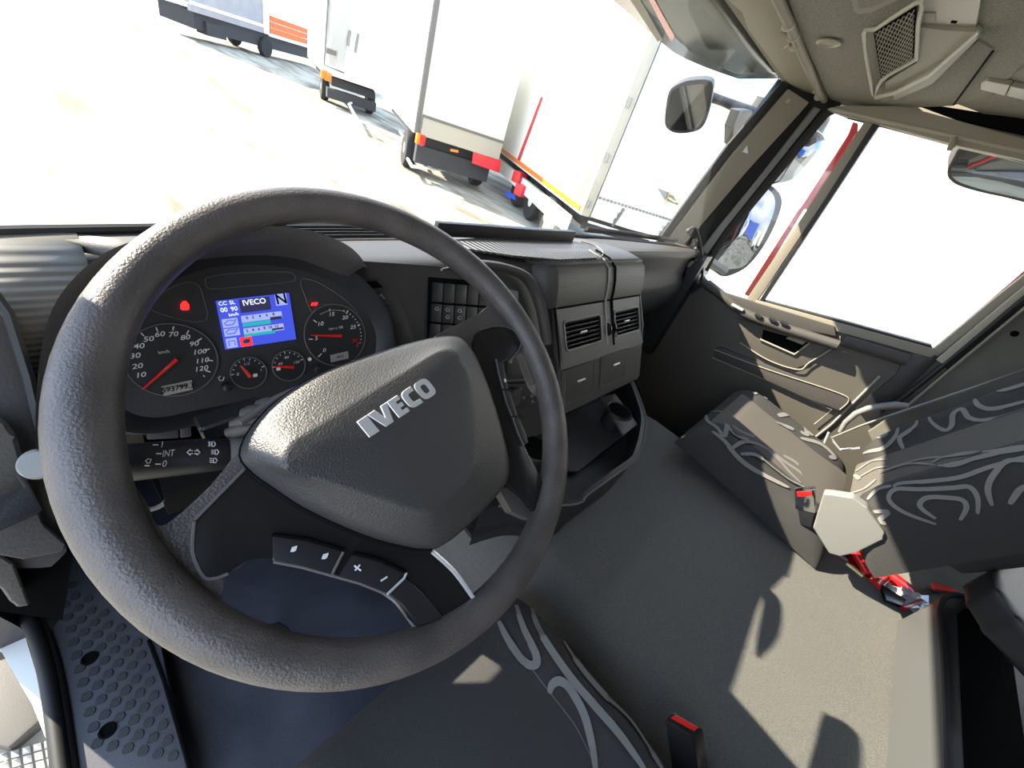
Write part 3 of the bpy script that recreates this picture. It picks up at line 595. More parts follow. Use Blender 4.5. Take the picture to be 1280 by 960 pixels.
# silver letters
q0 = [on(WP, a, c_, HO + .0205) for a, c_ in ((446, 527), (531, 471), (547, 491), (462, 547))]   # TL TR BR BL
def lq(u_, v_): return q0[3].lerp(q0[2], u_).lerp(q0[0].lerp(q0[1], u_), v_)
def arc(cx, cy, rx, ry, a0, a1, n_=14, k=3.2):
    o = []
    for i in range(n_ + 1):
        a = radians(a0 + (a1 - a0) * i / n_); c_, s_ = cos(a), sin(a)
        o.append((cx + rx * math.copysign(abs(c_) ** (2 / k), c_), cy + ry * math.copysign(abs(s_) ** (2 / k), s_)))
    return o
let = {'I': [(0, 0), (.13, 0), (.13, .0), (.13, 1), (0, 1)],
       'V': [(.135, 1), (.235, 1), (.275, .42), (.315, 1), (.40, 1), (.325, 0), (.215, 0)],
       'E': [(.40, 0), (.56, 0), (.56, .24), (.49, .24), (.49, .39), (.55, .39), (.55, .61), (.49, .61), (.49, .76), (.56, .76), (.56, 1), (.40, 1)],
       'C': [(.765, 0), (.765, .26), (.70, .26)] + arc(.70, .5, .035, .24, 265, 95, 8) + [(.765, .74), (.765, 1)] + arc(.70, .5, .115, .5, 90, 270, 12)}
for ch, pts in let.items():
    o = MB().prism([lq(a, c_) for a, c_ in pts], -WN * .0035, .0004, 1).build('letter', M['silver'], pad, auto=25)
oo = [lq(a, c_) for a, c_ in arc(.90, .5, .11, .5, 0, 360, 24)[:-1]]; oi = [lq(a, c_) for a, c_ in arc(.90, .5, .045, .24, 0, 360, 24)[:-1]]
b = MB().grid([[p - WN * .0035 for p in oo], oo, oi, [p - WN * .0035 for p in oi]], close_u=True); b.build('letter', M['silver'], pad, auto=25)
# ------------------------------------------------------------------ column, shroud and stalks
colu = empty('steering_column', WC - WN * .12, 'dark steering column shroud behind the wheel pad', 'steering column')
MB().lathe(WC - WN * .03 + V((0, 0, 0)), -WN, [(.035, -.03), (.045, 0), (.05, .02), (.05, .10), (.06, .14), (.06, .6)], 28).build('column_tube', M['black_plastic'], colu)
c1 = WC - WN * .075
MB().box(c1 - WN * .08, (.10, .09, .12), Matrix.Rotation(T_, 3, 'X'), .02, 3).build('shroud', M['black_plastic'], colu)
for i, (a, c_, r_) in enumerate(((303, 537, .005), (309, 528, .006), (322, 517, .008), (340, 506, .007))):
    p = on((WC - WN * .028, WN), a, c_); MB().lathe(p, (WC - p).normalized() + WN * .3, [(r_ * .7, -.012), (r_, -.006), (r_, .002), (r_ * .8, .008), (r_ * .5, .012)], 18).build('spring_turn', M['door_card'], colu)
MB().tube([on((WC - WN * .02, WN), a, c_) for a, c_ in ((300, 528), (345, 498), (400, 474), (440, 460))], .003, 8).build('shroud_edge', M['seam'], colu)
MB().box(on(Y(.06), 290, 523), (.05, .02, .018), Matrix.Rotation(radians(-8), 3, 'Y'), .005, 3).build('lever_end', M['key_black'], colu)
sk = empty('control_stalk', on((WC - WN * .05, WN), 300, 560), 'black light and wiper stalk with white symbols left of the pad', 'control stalk')
SP = (WC - WN * .045, WN)
s0, s1 = on(SP, 290, 566), on(SP, 120, 582); ax = (s1 - s0).normalized(); L_ = (s1 - s0).length
stm = MB().lathe(s0, ax, [(.0105, 0), (.0135, .006), (.0138, L_ * .3), (.0142, L_ * .98), (.011, L_)], 28).build('stalk_shaft', M['key_black'], sk)
MB().lathe(s0 - ax * .012, ax, [(.010, 0), (.0145, .004), (.0145, .010), (.012, .014)], 22).build('stalk_collar', M['seam'], sk)
vd = (CAM - (s0 + s1) / 2).normalized(); vd = (vd - ax * vd.dot(ax)).normalized()
side = vd.cross(ax).normalized()
if side.dot(C_U) < 0: side = -side
ctr = (s0 + s1) / 2 + vd * .0146; TP = (ctr, vd); rt = -ax; ico = []
SR = rt
ico += [('INT', on(TP, 210, 567), SR * .62, side, .0048), ('0', on(TP, 205, 580), SR * .8, side, .0048), ('1', on(TP, 202, 556), SR * .8, side, .0042)]
texts('lettering', ico, M['white_print'], stm, shear=.2)
lb = MB()
for a, c_, d_, e_ in ((191, 556, 198, 556), (195, 567, 202, 567), (194, 580, 201, 580), (181, 582, 187, 582)): lb.tube([on(TP, a, c_), on(TP, d_, e_)], .0004, 4)
for s_, x0 in ((-1, 241), (1, 243)):
    lb.tube([on(TP, x0, 563.5), on(TP, x0 + s_ * 3, 563.5), on(TP, x0 + s_ * 3, 561.5), on(TP, x0 + s_ * 7, 565.5), on(TP, x0 + s_ * 3, 569), on(TP, x0 + s_ * 3, 567), on(TP, x0, 567)], .00035, 4)
for yy, xx in ((555, 266), (565, 270), (575.5, 268)):
    lb.tube([on(TP, a, c_) for a, c_ in ((xx - 1, yy - 3), (xx + 1.5, yy - 3), (xx + 3.5, yy), (xx + 1.5, yy + 3), (xx - 1, yy + 3))], .00035, 4, closed=True)
    for d_ in (-2.5, 0, 2.5): lb.tube([on(TP, xx - 6, yy + d_), on(TP, xx - 2.5, yy + d_ * .8)], .0003, 4)
lb.tube([on(TP, a, c_) for a, c_ in ((182, 576), (185, 573.5), (189, 574), (187, 579), (184, 579))], .0003, 4, closed=True)
lb.build('symbols', M['white_print'], stm, smooth=False)
# ================================================================== dashboard
DN = V((0, -.863, .505)); DP = (V((0, .17, .803)), DN); DU = V((0, .505, .863)); DR = V((1, 0, 0))
dash = empty('dashboard', V((0, .3, .5)), 'dark grey dashboard with ribbed top, air vents and small drawers under the windshield', 'dashboard')
# top surface
def wsb(x): return ws_base(x) + V((0, .01, -.004))
b = MB(); rows = []
for i in range(41):
    x = -.81 + i * (1.79 / 40)
    if x < -.78: cy, cz = .335, .867
    elif x < -.50: cy, cz = .30, .868
    elif x < -.14: cy, cz = .262, .872
    elif x < .27: cy, cz = .212, .888
    else: cy, cz = .315, .862
    a = wsb(x); c_ = V((x, cy, cz)); rows.append([a, a.lerp(c_, .5) + V((0, 0, .002)), c_])
b.grid(rows); b.build('top_cover', M['dash_top'], dash, solid=-.01)
# left end: ribbed panel falling towards the door
b = MB(); rows = []
for x in (-1.03, -.98, -.92, -.86, -.80): rows.append([V((x, y, z)) for y, z in ((.352, .868), (.325, .866), (.30, .858), (.27, .842), (.245, .818), (.228, .78), (.215, .72), (.215, .66))])
b.grid(rows); b.build('left_panel', M['dash_rib_z'], dash, solid=-.01, auto=80)
# lip and top roll over the switches (x -.5 .. -.14)
b = MB(); prof = [(.33, .872), (.275, .876), (.255, .875), (.244, .869), (.236, .858), (.232, .846), (.228, .836), (.226, .828)]
b.grid([[V((x, y, z)) for y, z in prof] for x in [-.56 + .04 * i for i in range(12)]]); b.build('lip', M['dash'], dash, auto=60)
# face behind the switches, plane DP pushed in
MB().prism(P(DP, [(440, 325), (560, 333), (640, 335), (668, 350), (690, 385), (700, 460), (707, 520), (690, 540), (600, 560), (500, 520), (430, 500), (420, 400)], -.012), -DN * .02, .002).build('switch_face', M['dark_plastic'], dash)
# hood frame around to the console
MB().tube(spline(P(DP, [(552, 337), (600, 331), (640, 338), (662, 352), (676, 385), (684, 430)], .006), 6), [.003, .004, .006, .008, .010, .011] + [.012] * 25, 12, flat=.6).build('hood_arch', M['dash'], dash)
# radio display (small grey lcd), rocker keys
MB().prism(P(DP, [(634, 361), (648, 364), (648, 377), (638, 377)], -.008), -DN * .004, .001).build('small_display', M['grey_plastic'], dash)
MB().prism(P(DP, [(536, 346), (612, 352), (630, 420), (600, 440), (534, 425)], -.0105), -DN * .004, .001).build('switch_surround', M['void'], dash)
xs = [542, 555.5, 570.5, 585.5, 600, 614, 628]
for r_, (y0, y1) in enumerate(((353, 378), (379.5, 403), (404.5, 430))):
    for i in range(6):
        a, c_ = xs[i] + (0 if r_ == 0 else -1.5 * r_), xs[i + 1] - 1.6 - (0 if r_ == 0 else 1.5 * r_); d = i * 1.2
        k = MB().prism(P(DP, [(a, y0 + d), (c_, y0 + d + 1), (c_ - 1, y1 + d), (a - 1.2, y1 + d - 1)], -.006), -DN * .006, .0012).build('rocker_switch', M['key_black'], dash)
        if r_ == 1 and i < 3:
            mm = MB()
            for (u_, v_) in (((a + 4, y0 + d + 7),) if i == 0 else ((a + 4, y0 + d + 7), (a + 4, y0 + d + 16))):
                mm.tube(P(DP, [(u_ - 1, v_), (u_ + 1, v_ - 2.5), (u_ + 3, v_ - 2), (u_ + 4, v_ + 1.2), (u_, v_ + 1.2)], -.0056), .0004, 4, closed=True)
            mm.build('symbol', M['white_print'], k, smooth=False)
# switches right of the cluster
MB().prism(P(DP, [(452, 350), (470, 347), (486, 354), (498, 372), (512, 405), (522, 440), (494, 444), (478, 400), (464, 372)], -.010), -DN * .006, .001).build('switch_surround', M['black_plastic'], dash)
MB().prism(P(DP, [(458, 352), (471, 351), (479, 359), (462, 361)], -.009), -DN * .004).build('empty_slot', M['void'], dash, smooth=False)
for i, q in enumerate(([(460, 363), (483, 361), (494, 379), (475, 382)], [(476, 384), (495, 381), (506, 401), (485, 404)], [(486, 406), (507, 403), (517, 431), (494, 436)])):
    k = MB().prism(P(DP, q, -.006), -DN * .006, .0012).build('push_switch', M['key_black'], dash)
    if i == 0: MB().tube(P(DP, [(475, 370), (477, 368), (479, 372), (481, 373)], -.0055), .0005, 4).build('symbol', M['white_print'], k, smooth=False)
# ---- centre console
cx0, cx1 = -.128, .268
con = [(.34, .878), (.27, .889), (.225, .888), (.200, .876), (.186, .85), (.176, .822), (.172, .806)]
b = MB(); b.grid([[V((x, y, z)) for y, z in con] for x in (cx0, cx0 + .01, 0, .13, .128 + .012, cx1 - .012, cx1)])
b.build('console_hood', M['dash_rib_fine'], dash, auto=70)
for s_, x in ((0, cx0), (1, cx1)):
    pts = [V((x, y, z)) for y, z in con] + [V((x, .12, .735)), V((x, .055, .60)), V((x, .2, .5)), V((x, .40, .6)), V((x, .40, .86))]
    MB().prism(pts, V((.006 if s_ == 0 else -.006, 0, 0)), .002).build('console_side', M['dash'], dash)
# hood wrap toward the driver (left cheek)
b = MB(); b.grid([[V((cx0 - .0, y, z)) for y, z in con], [V((cx0 - .018, y + .004, z - .004)) for y, z in con], [V((cx0 - .034, y + .02, z - .012)) for y, z in con], [V((cx0 - .04, y + .05, z - .02)) for y, z in con]])
b.build('console_cheek', M['dash'], dash, auto=80)
VT, VB = V((0, .172, .803)), V((0, .097, .691)); VPL = plane3(VT, VT + V((1, 0, 0)), VB); VN = VPL[1]; VD = (VB - VT).normalized(); VH = (VB - VT).length
def vxs(a, c_): p = on(VPL, a, c_); return p.x, (p - VT).dot(VD)
def vpt(x, s_, o=0): return V((x, VT.y, VT.z)) + VD * s_ + VN * o
rects = []
for q in ([(703, 401), (751, 394), (752, 427), (709, 437)], [(769, 390), (799, 382), (798, 409), (768, 424)]):
    w_ = [vxs(*k) for k in q]; rects.append(((w_[0][0] + w_[3][0]) / 2, (w_[1][0] + w_[2][0]) / 2, (w_[0][1] + w_[1][1]) / 2, (w_[2][1] + w_[3][1]) / 2))
s0_ = min(r[2] for r in rects); s1_ = max(r[3] for r in rects); rects = [(r[0], r[1], s0_, s1_) for r in rects]
xs2 = [cx0, rects[0][0], rects[0][1], rects[1][0], rects[1][1], cx1]; ss = [0, s0_, s1_, VH]
b = MB()
for i in range(5):
    for j in range(3):
        if j == 1 and i in (1, 3): continue
        b.prism([vpt(xs2[i], ss[j]), vpt(xs2[i + 1], ss[j]), vpt(xs2[i + 1], ss[j + 1]), vpt(xs2[i], ss[j + 1])], -VN * .004)
b.build('vent_panel', M['dash_rib_fine'], dash, smooth=False)
MB().tube([vpt(cx0 - .004, 0), vpt(cx1, 0)], .0022, 6).build('console_gap', M['void'], dash)
xg = on(VPL, 756, 385).x; xk = on(VPL, 764, 384).x
MB().tube([V((xg, y - .002, z + .001)) for y, z in con[1:]] + [vpt(xg, VH * .5), vpt(xg, VH * .8)], .0022, 6).build('chrome_line', M['beige_light'], dash)
MB().tube([V((xk, y - .001, z + .001)) for y, z in con[1:]] + [vpt(xk, VH * .5), vpt(xk, VH * .85)], .0035, 6).build('console_gap', M['void'], dash)
for (x0, x1, a0, a1) in rects:
    c = [vpt(x0, a0, .001), vpt(x1, a0, .001), vpt(x1, a1, .001), vpt(x0, a1, .001)]
    rc = .010; fr_ = []
    for cc, (dx, dy) in zip(((x0 + rc, a0 + rc), (x1 - rc, a0 + rc), (x1 - rc, a1 - rc), (x0 + rc, a1 - rc)), ((-1, -1), (1, -1), (1, 1), (-1, 1))):
        for k in range(5):
            t_ = pi / 2 * k / 4; a, b_ = (cos(t_), sin(t_)) if (dx * dy > 0) else (sin(t_), cos(t_))
            fr_.append(vpt(cc[0] + dx * a * rc, cc[1] + dy * b_ * rc, .001))
    vo = MB().tube(fr_, .0022, 8, closed=True).build('vent', M['grey_plastic'], dash)
    MB().prism([p - VN * .035 for p in c], -VN * .002).build('vent_cavity', M['void'], vo, smooth=False)
    for k in range(4): MB().prism([c[k], c[(k + 1) % 4], c[(k + 1) % 4] - VN * .036, c[k] - VN * .036], VN.cross(c[(k + 1) % 4] - c[k]).normalized() * .002).build('cavity_wall', M['black_plastic'], vo, smooth=False)
    for i in range(6):
        sc_ = a0 + (a1 - a0) * (i + .6) / 6.2
        MB().box(vpt((x0 + x1) / 2, sc_, -.010), (x1 - x0 - .004, .0028, .016), Matrix((V((1, 0, 0)), (-VD - VN * .35).normalized(), (VN - VD * .35).normalized())).transposed(), .0006, 1).build('slat', M['dark_plastic'], vo)
    MB().box(vpt((x0 + x1) / 2, (a0 + a1) / 2, -.001), (.026, .004, .006), None, .001, 1).build('slide_tab', M['silver'], vo)
for (a, c_) in ((757, 412), (763, 410)):
    MB().lathe(on(VPL, a, c_, -.006), V((1, 0, 0)), [(.014, -.002), (.018, -.0015), (.018, .0015), (.014, .002)], 20).build('thumb_wheel', M['gloss_black'], dash)
# lower fascia with two drawers
b = MB(); prof3 = [(.097, .691), (.095, .688), (.056, .603), (.052, .595), (.06, .585), (.12, .58)]; DRP = plane3(V((0, .095, .688)), V((1, .095, .688)), V((0, .056, .603)))
b.grid([[V((x, y, z)) for y, z in prof3] for x in (cx0 + .006, 0, cx1 - .01)]); b.build('drawer_fascia', M['door_dark'], dash, solid=-.004)
for q in ([(706, 464), (744, 451), (741, 491), (706, 506)], [(753, 446), (785, 435), (780, 470), (751, 484)]):
    qq = P(DRP, q, .003); d_ = MB().prism(qq, -DRP[1] * .004, .0015).build('drawer', M['door_dark'], dash)
    MB().tube([p + DN * .0005 for p in qq], .0009, 5, closed=True).build('drawer_gap', M['seam'], d_)
    mc = on(DRP, (q[0][0] + q[1][0]) / 2 + 2, (q[0][1] + q[3][1]) / 2 - 10, .006)
    MB().box(mc, (.030, .004, .005), None, .001, 1).build('drawer_pull', M['silver'], d_)
# left of drawers: HVAC module and small switch seen through the wheel
MB().prism(P(DP, [(628, 440), (700, 450), (704, 520), (655, 522), (628, 500)], -.006), -DN * .02, .003).build('control_face', M['dark_plastic'], dash)
MB().prism(P(DP, [(634, 447), (643, 447), (641, 470), (633, 468)], .0), -DN * .01, .003).build('power_switch', M['key_black'], dash)
MB().prism(P(DP, [(635, 480), (682, 479), (684, 510), (645, 512)], .0), -DN * .008, .002).build('climate_panel', M['key_black'], dash)
MB().tube(P(DP, [(632, 476), (685, 475)], .002), .003, 8).build('panel_ridge', M['dark_plastic'], dash)
MB().lathe(on(DP, 640, 496, .0), DN, [(.019, 0), (.017, .010), (.015, .012)], 24).build('dial', M['dark_plastic'], dash)
mm = MB()
for a, c_ in ((651, 486), (655, 497), (665, 495), (666, 502), (641, 504)): mm.tube(P(DP, [(a - 1.5, c_), (a, c_ - 2), (a + 1.5, c_), (a, c_ + 1.5)], .001), .0004, 4, closed=True)
mm.build('symbols', M['white_print'], dash, smooth=False)
MB().tube(P(DP, [(636, 452), (639, 450), (639, 454)], .001), .0004, 4, closed=True).build('symbol', M['white_print'], dash, smooth=False)
# ribbed tray on the top and the black lip box before the windshield
TPn = plane3(V((0, .212, .890)), V((.2, .212, .890)), V((0, .42, .872)))
MB().prism(P(TPn, [(556, 300), (600, 297), (700, 298), (726, 303), (745, 310), (752, 317), (746, 322), (700, 324), (640, 319), (575, 309)], .003), -TPn[1] * .004, .001).build('ribbed_tray', M['dash_rib'], dash)
MB().tube(P(TPn, sp2([(726, 302), (746, 308), (754, 317), (747, 323)], 4, False), .003), .0016, 6).build('tray_edge', M['grey_plastic'], dash)
lp = [on(TPn, a, c_, .0) for a, c_ in ((545, 296), (600, 298), (660, 301), (716, 302))]
MB().prism([lp[0], lp[1], lp[2], lp[3], lp[3] + V((0, .012, 0)), lp[0] + V((0, .012, 0))], V((0, 0, .026)), .002).build('front_ledge', M['black_plastic'], dash)
# grille before the glass behind the wheel rim
for k in range(4): MB().tube([ws_base(x) + V((0, -.012 - .012 * k, .006)) for x in (-.62, -.5, -.38)], .0025, 6).build('defrost_slat', M['seal'], dash)
# right part: lipped glove box
b = MB(); prof4 = [(.40, .868), (.33, .872), (.312, .868), (.308, .858), (.310, .842), (.322, .838)]
b.grid([[V((x, y, z)) for y, z in prof4] for x in (.26, .5, .75, .985)]); b.build('glove_box_lip', M['dash_top'], dash, auto=50)
b = MB(); prof5 = [(.322, .838), (.326, .80), (.322, .76), (.306, .735), (.30, .70), (.315, .64), (.35, .57), (.42, .50), (.5, .46)]
b.grid([[V((x, y, z)) for y, z in prof5] for x in (.26, .5, .8, .972, .985)]); b.build('glove_box', M['dash'], dash, auto=50)
MB().prism([V((.985, y, z)) for y, z in ((.40, .866), (.312, .866), (.31, .842), (.322, .80), (.302, .72), (.315, .64), (.42, .5), (.5, .46), (.5, .86))], V((-.004, 0, 0))).build('end_cap', M['dash'], dash, smooth=False)
MB().box(V((1.015, .37, .62)), (.068, .20, .49), None, .004).build('end_filler', M['black_plastic'], dash)
# lower dash under driver (dark)
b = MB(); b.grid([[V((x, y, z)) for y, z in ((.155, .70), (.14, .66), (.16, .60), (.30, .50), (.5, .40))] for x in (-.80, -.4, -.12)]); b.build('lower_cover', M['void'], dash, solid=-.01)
for q in ([(183, 535), (222, 529), (224, 548), (184, 550)], [(224, 529), (238, 527), (240, 546), (226, 548)]):
    MB().prism(P(DP, q, -.02), -DN * .01, .002).build('blank_switch', M['dark_plastic'], dash)
MB().tube(P((V((0, .2, .6)), DN), sp2([(160, 640), (195, 635), (212, 622), (214, 612), (205, 607)], 5, False)), .003, 8).build('column_ring', M['grey_plastic'], dash)
# ================================================================== instrument cluster
CP = (V((-.65, .195, .86)), DN)
cl = empty('instrument_cluster', on(CP, 320, 430), 'backlit instrument cluster with dials and a blue information screen behind the wheel', 'instrument cluster')
per = [(150, 505), (152, 455), (160, 415), (178, 385), (210, 355), (262, 335), (320, 331), (380, 339), (428, 362), (458, 392), (470, 420), (466, 450), (446, 478), (400, 487), (330, 497), (250, 512), (190, 522)]
ips = sp2(per, 4, True)
MB().prism(P(CP, ips, 0), -DN * .01).build('face_plate', M['dark_plastic'], cl, smooth=False)
# hood: cluster edge -> inner lip -> outer lip -> back
def ring_on(pl, pts, off=0): return P(pl, sp2(pts, 4, True), off)
in0 = P(CP, ips, 0)
lipi = [(135, 520), (136, 450), (145, 405), (165, 372), (200, 338), (255, 314), (320, 306), (390, 314), (440, 342), (474, 378), (488, 415), (486, 455), (462, 490), (405, 502), (330, 513), (250, 528), (185, 538)]
LPn = (V((-.65, .150, .90)), DN)
in1 = P(CP, sp2(lipi, 4, True), .012)
rout = P(CP, sp2(lipi, 4, True), .0); ccc = on(CP, 310, 420); rout = [p.lerp(ccc, -.10) - DN * .03 for p in rout]
hood = MB().grid([in0, in1, [p.lerp(ccc, -.03) + DN * .001 for p in in1], rout], close_u=True).build('bezel', M['black_plastic'], cl, auto=80)
# the arched hood over it, built in the cab: outer lip at the driver's side running forward to the dash top
arch = [(44, 560), (45, 500), (52, 435), (66, 385), (95, 345), (135, 314), (180, 298), (240, 288), (300, 284), (350, 283), (395, 290), (430, 304), (448, 318), (457, 331)]
ain = [(70, 560), (75, 500), (84, 440), (100, 395), (125, 362), (165, 335), (205, 318), (250, 308), (300, 303), (350, 303), (392, 309), (425, 322), (444, 330), (455, 333)]
A3 = spline([on((V((0, .135, .92)), DN), a, c_) for a, c_ in arch], 4); I3 = spline([on((V((0, .165, .92)), DN), a, c_) for a, c_ in ain], 4)
ap = sp2(arch, 4, False); Bk = [on(Y(.225), a, c_ + 3) for a, c_ in ap]; Bk2 = [on(Y(.31), a, c_ + 7) for a, c_ in ap]
In2 = [p + V((0, .035, -.03)) for p in I3]
b = MB().grid([In2, I3, [p.lerp(q, .5) - V((0, .006, 0)) for p, q in zip(I3, A3)], A3, Bk, Bk2])
b.build('hood', M['dash'], cl, auto=80)
n_ = len(I3)
# fill between hood inner edge and the bezel
# dials
def dial(cpx, cpy, rpx, name='dial', ring='seam', k=1.0):
    c = on(CP, cpx, cpy, .001); e = (on(CP, cpx + rpx, cpy, .001) - c).length * k
    d = MB().lathe(c, DN, [(e, -.001), (e, .0015)], 48).build(name, M['gloss_black'], cl)
    MB().tube([c + (DR * cos(a) + DU * sin(a)) * e + DN * .0015 for a in [2 * pi * i / 48 for i in range(48)]], .0007, 6, closed=True).build('dial_ring', M[ring], d)
    return c, e, d
mat('dial_face', (.02, .02, .021), .5)
def sq(d_): return d_
c, e, d1 = dial(217, 450, 55); d1.data.materials[0] = M['dial_face']
P2 = lambda a, c_, o=.0032: on(CP, a, c_, o)
items = [(s_, P2(a, c_), DR * 1.2, DU, .0046) for s_, a, c_ in (('10', 175, 469), ('20', 171, 458), ('30', 168, 445), ('40', 173, 433), ('50', 185, 424), ('60', 199, 418), ('70', 216, 418), ('80', 231, 422), ('90', 242, 430), ('100', 249, 440), ('110', 252, 451), ('120', 251, 461))]
texts('numerals', items, M['white_print'], d1, shear=.25, bold=.01)
tk = MB()
for a, c_, a2, c2 in ((166, 430, 169, 432), (176, 416, 180, 420), (195, 409, 197, 414), (217, 408, 216, 413), (236, 413, 233, 418), (252, 423, 247, 426), (262, 436, 256, 438), (266, 451, 259, 450), (263, 465, 257, 463), (256, 471, 254, 469)): tk.tube([P2(a, c_), P2(a2, c2)], .0006, 4)
tk.build('tick_marks', M['white_print'], d1, smooth=False)
MB().tube([P2(221, 449, .008), P2(178, 487, .008)], [.0022, .0008], 6).build('needle', M['red'], d1)
def lcd(q, s_, h, m='lcd'):
    o = MB().prism(P(CP, q, .0035), -DN * .003).build('odometer' if len(s_) > 5 else 'clock', M['lcd'], cl, smooth=False)
    cx = sum(a for a, _ in q) / 4; cy = sum(c_ for _, c_ in q) / 4
    texts('digits', [(s_, on(CP, cx, cy, .0045), DR * .95, DU, h * .85)], M['void'], o, shear=.15, bold=.01)
lcd([(202, 483), (240, 475), (241, 487), (205, 495)], '593799.3', .006)
c, e, d2 = dial(420, 419, 36); d2.data.materials[0] = M['dial_face']
texts('numerals', [(s_, P2(a, c_), DR * 1.2, DU, .0046) for s_, a, c_ in (('0', 405, 438), ('5', 395, 423), ('10', 400, 405), ('15', 414, 393), ('20', 431, 397), ('25', 441, 409))], M['white_print'], d2, shear=.25, bold=.01)
texts('red_numerals', [('30', P2(443, 426), DR * 1.2, DU, .0045)], M['red'], d2, shear=.25)
texts('caption', [('rpm x 100', P2(420, 410), DR, DU, .003)], M['white_print'], d2)
texts('caption', [('km/h', P2(205, 440), DR, DU, .003)], M['white_print'], d1)
tk = MB()
for a, c_, a2, c2 in ((398, 446, 402, 442), (386, 424, 391, 424), (392, 400, 396, 403), (412, 386, 412, 389), (435, 388, 433, 392), (450, 405, 447, 407)): tk.tube([P2(a, c_), P2(a2, c2)], .0006, 4)
for a in range(12):
    an = radians(70 - a * 8 - 8); rr = e * .86; pp_ = on(CP, 420, 419, .0032); tk.box(pp_ + (DR * cos(an) + DU * sin(an)) * rr, (.001, .001, .001))
tk.build('tick_marks', M['white_print'], d2, smooth=False)
MB().tube([P2(427, 420, .008), P2(389, 419, .008)], [.002, .0007], 6).build('needle', M['red'], d2)
MB().tube([P2(448, 428), P2(446, 434)], .0008, 4).build('red_mark', M['red'], d2, smooth=False)
MB().tube([P2(a, c_) for a, c_ in sp2([(400, 393), (412, 388), (425, 388), (432, 390)], 3, False)], .0006, 4).build('green_arc', M['beige'], d2)
lcd([(413, 444), (435, 439), (436, 448), (414, 453)], '1413', .0042)
for (cx, cy, r_, nd, lab) in ((311, 466, 22, ((313, 471), (301, 457)), (('0', 297, 468), ('1/2', 308, 455), ('1', 326, 463))), (361, 457, 20, ((367, 459), (343, 458)), (('40', 350, 455), ('80', 358, 447), ('120', 370, 453)))):
    c, e, d3 = dial(cx, cy, r_); d3.data.materials[0] = M['dial_face']
    texts('numerals', [(s_, P2(a, c_), DR * 1.15, DU, .003) for s_, a, c_ in lab], M['white_print'], d3, shear=.2)
    MB().tube([P2(*nd[0], .008), P2(*nd[1], .008)], [.002, .0008], 6).build('needle', M['red'], d3)
    tk = MB()
    for k in range(9):
        an = radians(175 - k * 20); pc = on(CP, cx, cy, .0032); tk.tube([pc + (DR * cos(an) + DU * sin(an)) * e * .8, pc + (DR * cos(an) + DU * sin(an)) * e * (.9 if k % 4 else .97)], .0004, 4)
    tk.build('tick_marks', M['white_print'], d3, smooth=False)
    MB().box(P2(cx + 8 if cx < 330 else cx - 13, cy + 3 if cx < 330 else cy + 4), (.004, .001, .004)).build('symbol', M['white_print'], d3, smooth=False)
for a, c_ in ((281, 483), (393, 460)):
    MB().lathe(on(CP, a, c_, 0), DN, [(.0042, 0), (.0038, .012), (.002, .013)], 16).build('reset_button', M['key_black'], cl)
MB().tube([P2(276, 470), P2(273, 472), P2(275, 476), P2(279, 475), P2(280, 471)], .0004, 4).build('symbol', M['white_print'], cl, smooth=False)
MB().lathe(P2(387, 449), DN, [(.0022, 0), (.0022, .0004)], 16).build('symbol', M['white_print'], cl)
MB().tube(P(CP, sp2([(188, 385), (205, 365), (232, 353), (248, 357), (255, 375), (259, 398), (240, 402), (210, 395)], 3, True), .001), .0005, 4, closed=True).build('lamp_field_edge', M['seam'], cl)
MB().tube(P(CP, sp2([(257, 352), (262, 346), (300, 341), (358, 340), (368, 345), (364, 352), (310, 357), (264, 361)], 3, True), .001), .0005, 4, closed=True).build('lamp_field_edge', M['seam'], cl)
MB().tube(P(CP, sp2([(376, 350), (395, 352), (425, 370), (448, 392), (430, 385), (400, 380), (390, 390), (382, 372)], 3, True), .001), .0005, 4, closed=True).build('lamp_field_edge', M['seam'], cl)
g = MB()
for dx, dy, r_ in ((0, 0, .0035), (0, -3, .0022), (-2, 3, .0022), (2, 3, .0022)): g.lathe(on(CP, 231 + dx, 382 + dy, .0015), DN, [(r_, 0), (r_, .0008)], 12)
g.build('warning_lamp', M['red_glow'], cl)
MB().box(on(CP, 393, 380, .002), (.0075, .0015, .006), Matrix.Rotation(radians(30), 3, 'X'), .0006, 1).build('warning_lamp', M['red_glow'], cl)
# blue screen
mat('screen_blue', (.02, .03, .2), .3, emit=(.05, .08, .62), estr=.75)
mat('screen_light', (.2, .2, .3), .3, emit=(.30, .36, .72), estr=.75)
mat('screen_dark', (.02, .02, .04), .3, emit=(.03, .03, .09), estr=.6)
mat('screen_teal', (.02, .2, .2), .3, emit=(.02, .36, .38), estr=.75)
mat('screen_white', (.5, .5, .6), .3, emit=(.7, .75, .9), estr=.8)
Sq = [on(CP, a, c_, .002) for a, c_ in ((270, 376), (361, 366), (370, 424), (282, 437))]
def suv(u_, v_, o=0): return Sq[0].lerp(Sq[1], u_).lerp(Sq[3].lerp(Sq[2], u_), v_) + DN * (.0008 + o)
scr = MB().prism([suv(0, 0), suv(1, 0), suv(1, 1), suv(0, 1)], -DN * .004).build('screen', M['screen_blue'], cl, smooth=False)
def sr_(u0, v0, u1, v1, m, o=.0004): MB().prism([suv(u0, v0, o), suv(u1, v0, o), suv(u1, v1, o), suv(u0, v1, o)], -DN * .0002).build('screen_field', M[m], scr, smooth=False)
sr_(.01, .01, .26, .34, 'screen_blue'); sr_(.28, .03, .70, .30, 'screen_dark'); sr_(.78, .0, .95, .24, 'screen_light')
sr_(.27, .36, .84, .50, 'screen_light'); sr_(.27, .51, .66, .59, 'screen_teal', .0008); sr_(.66, .46, .83, .52, 'screen_dark', .0008)
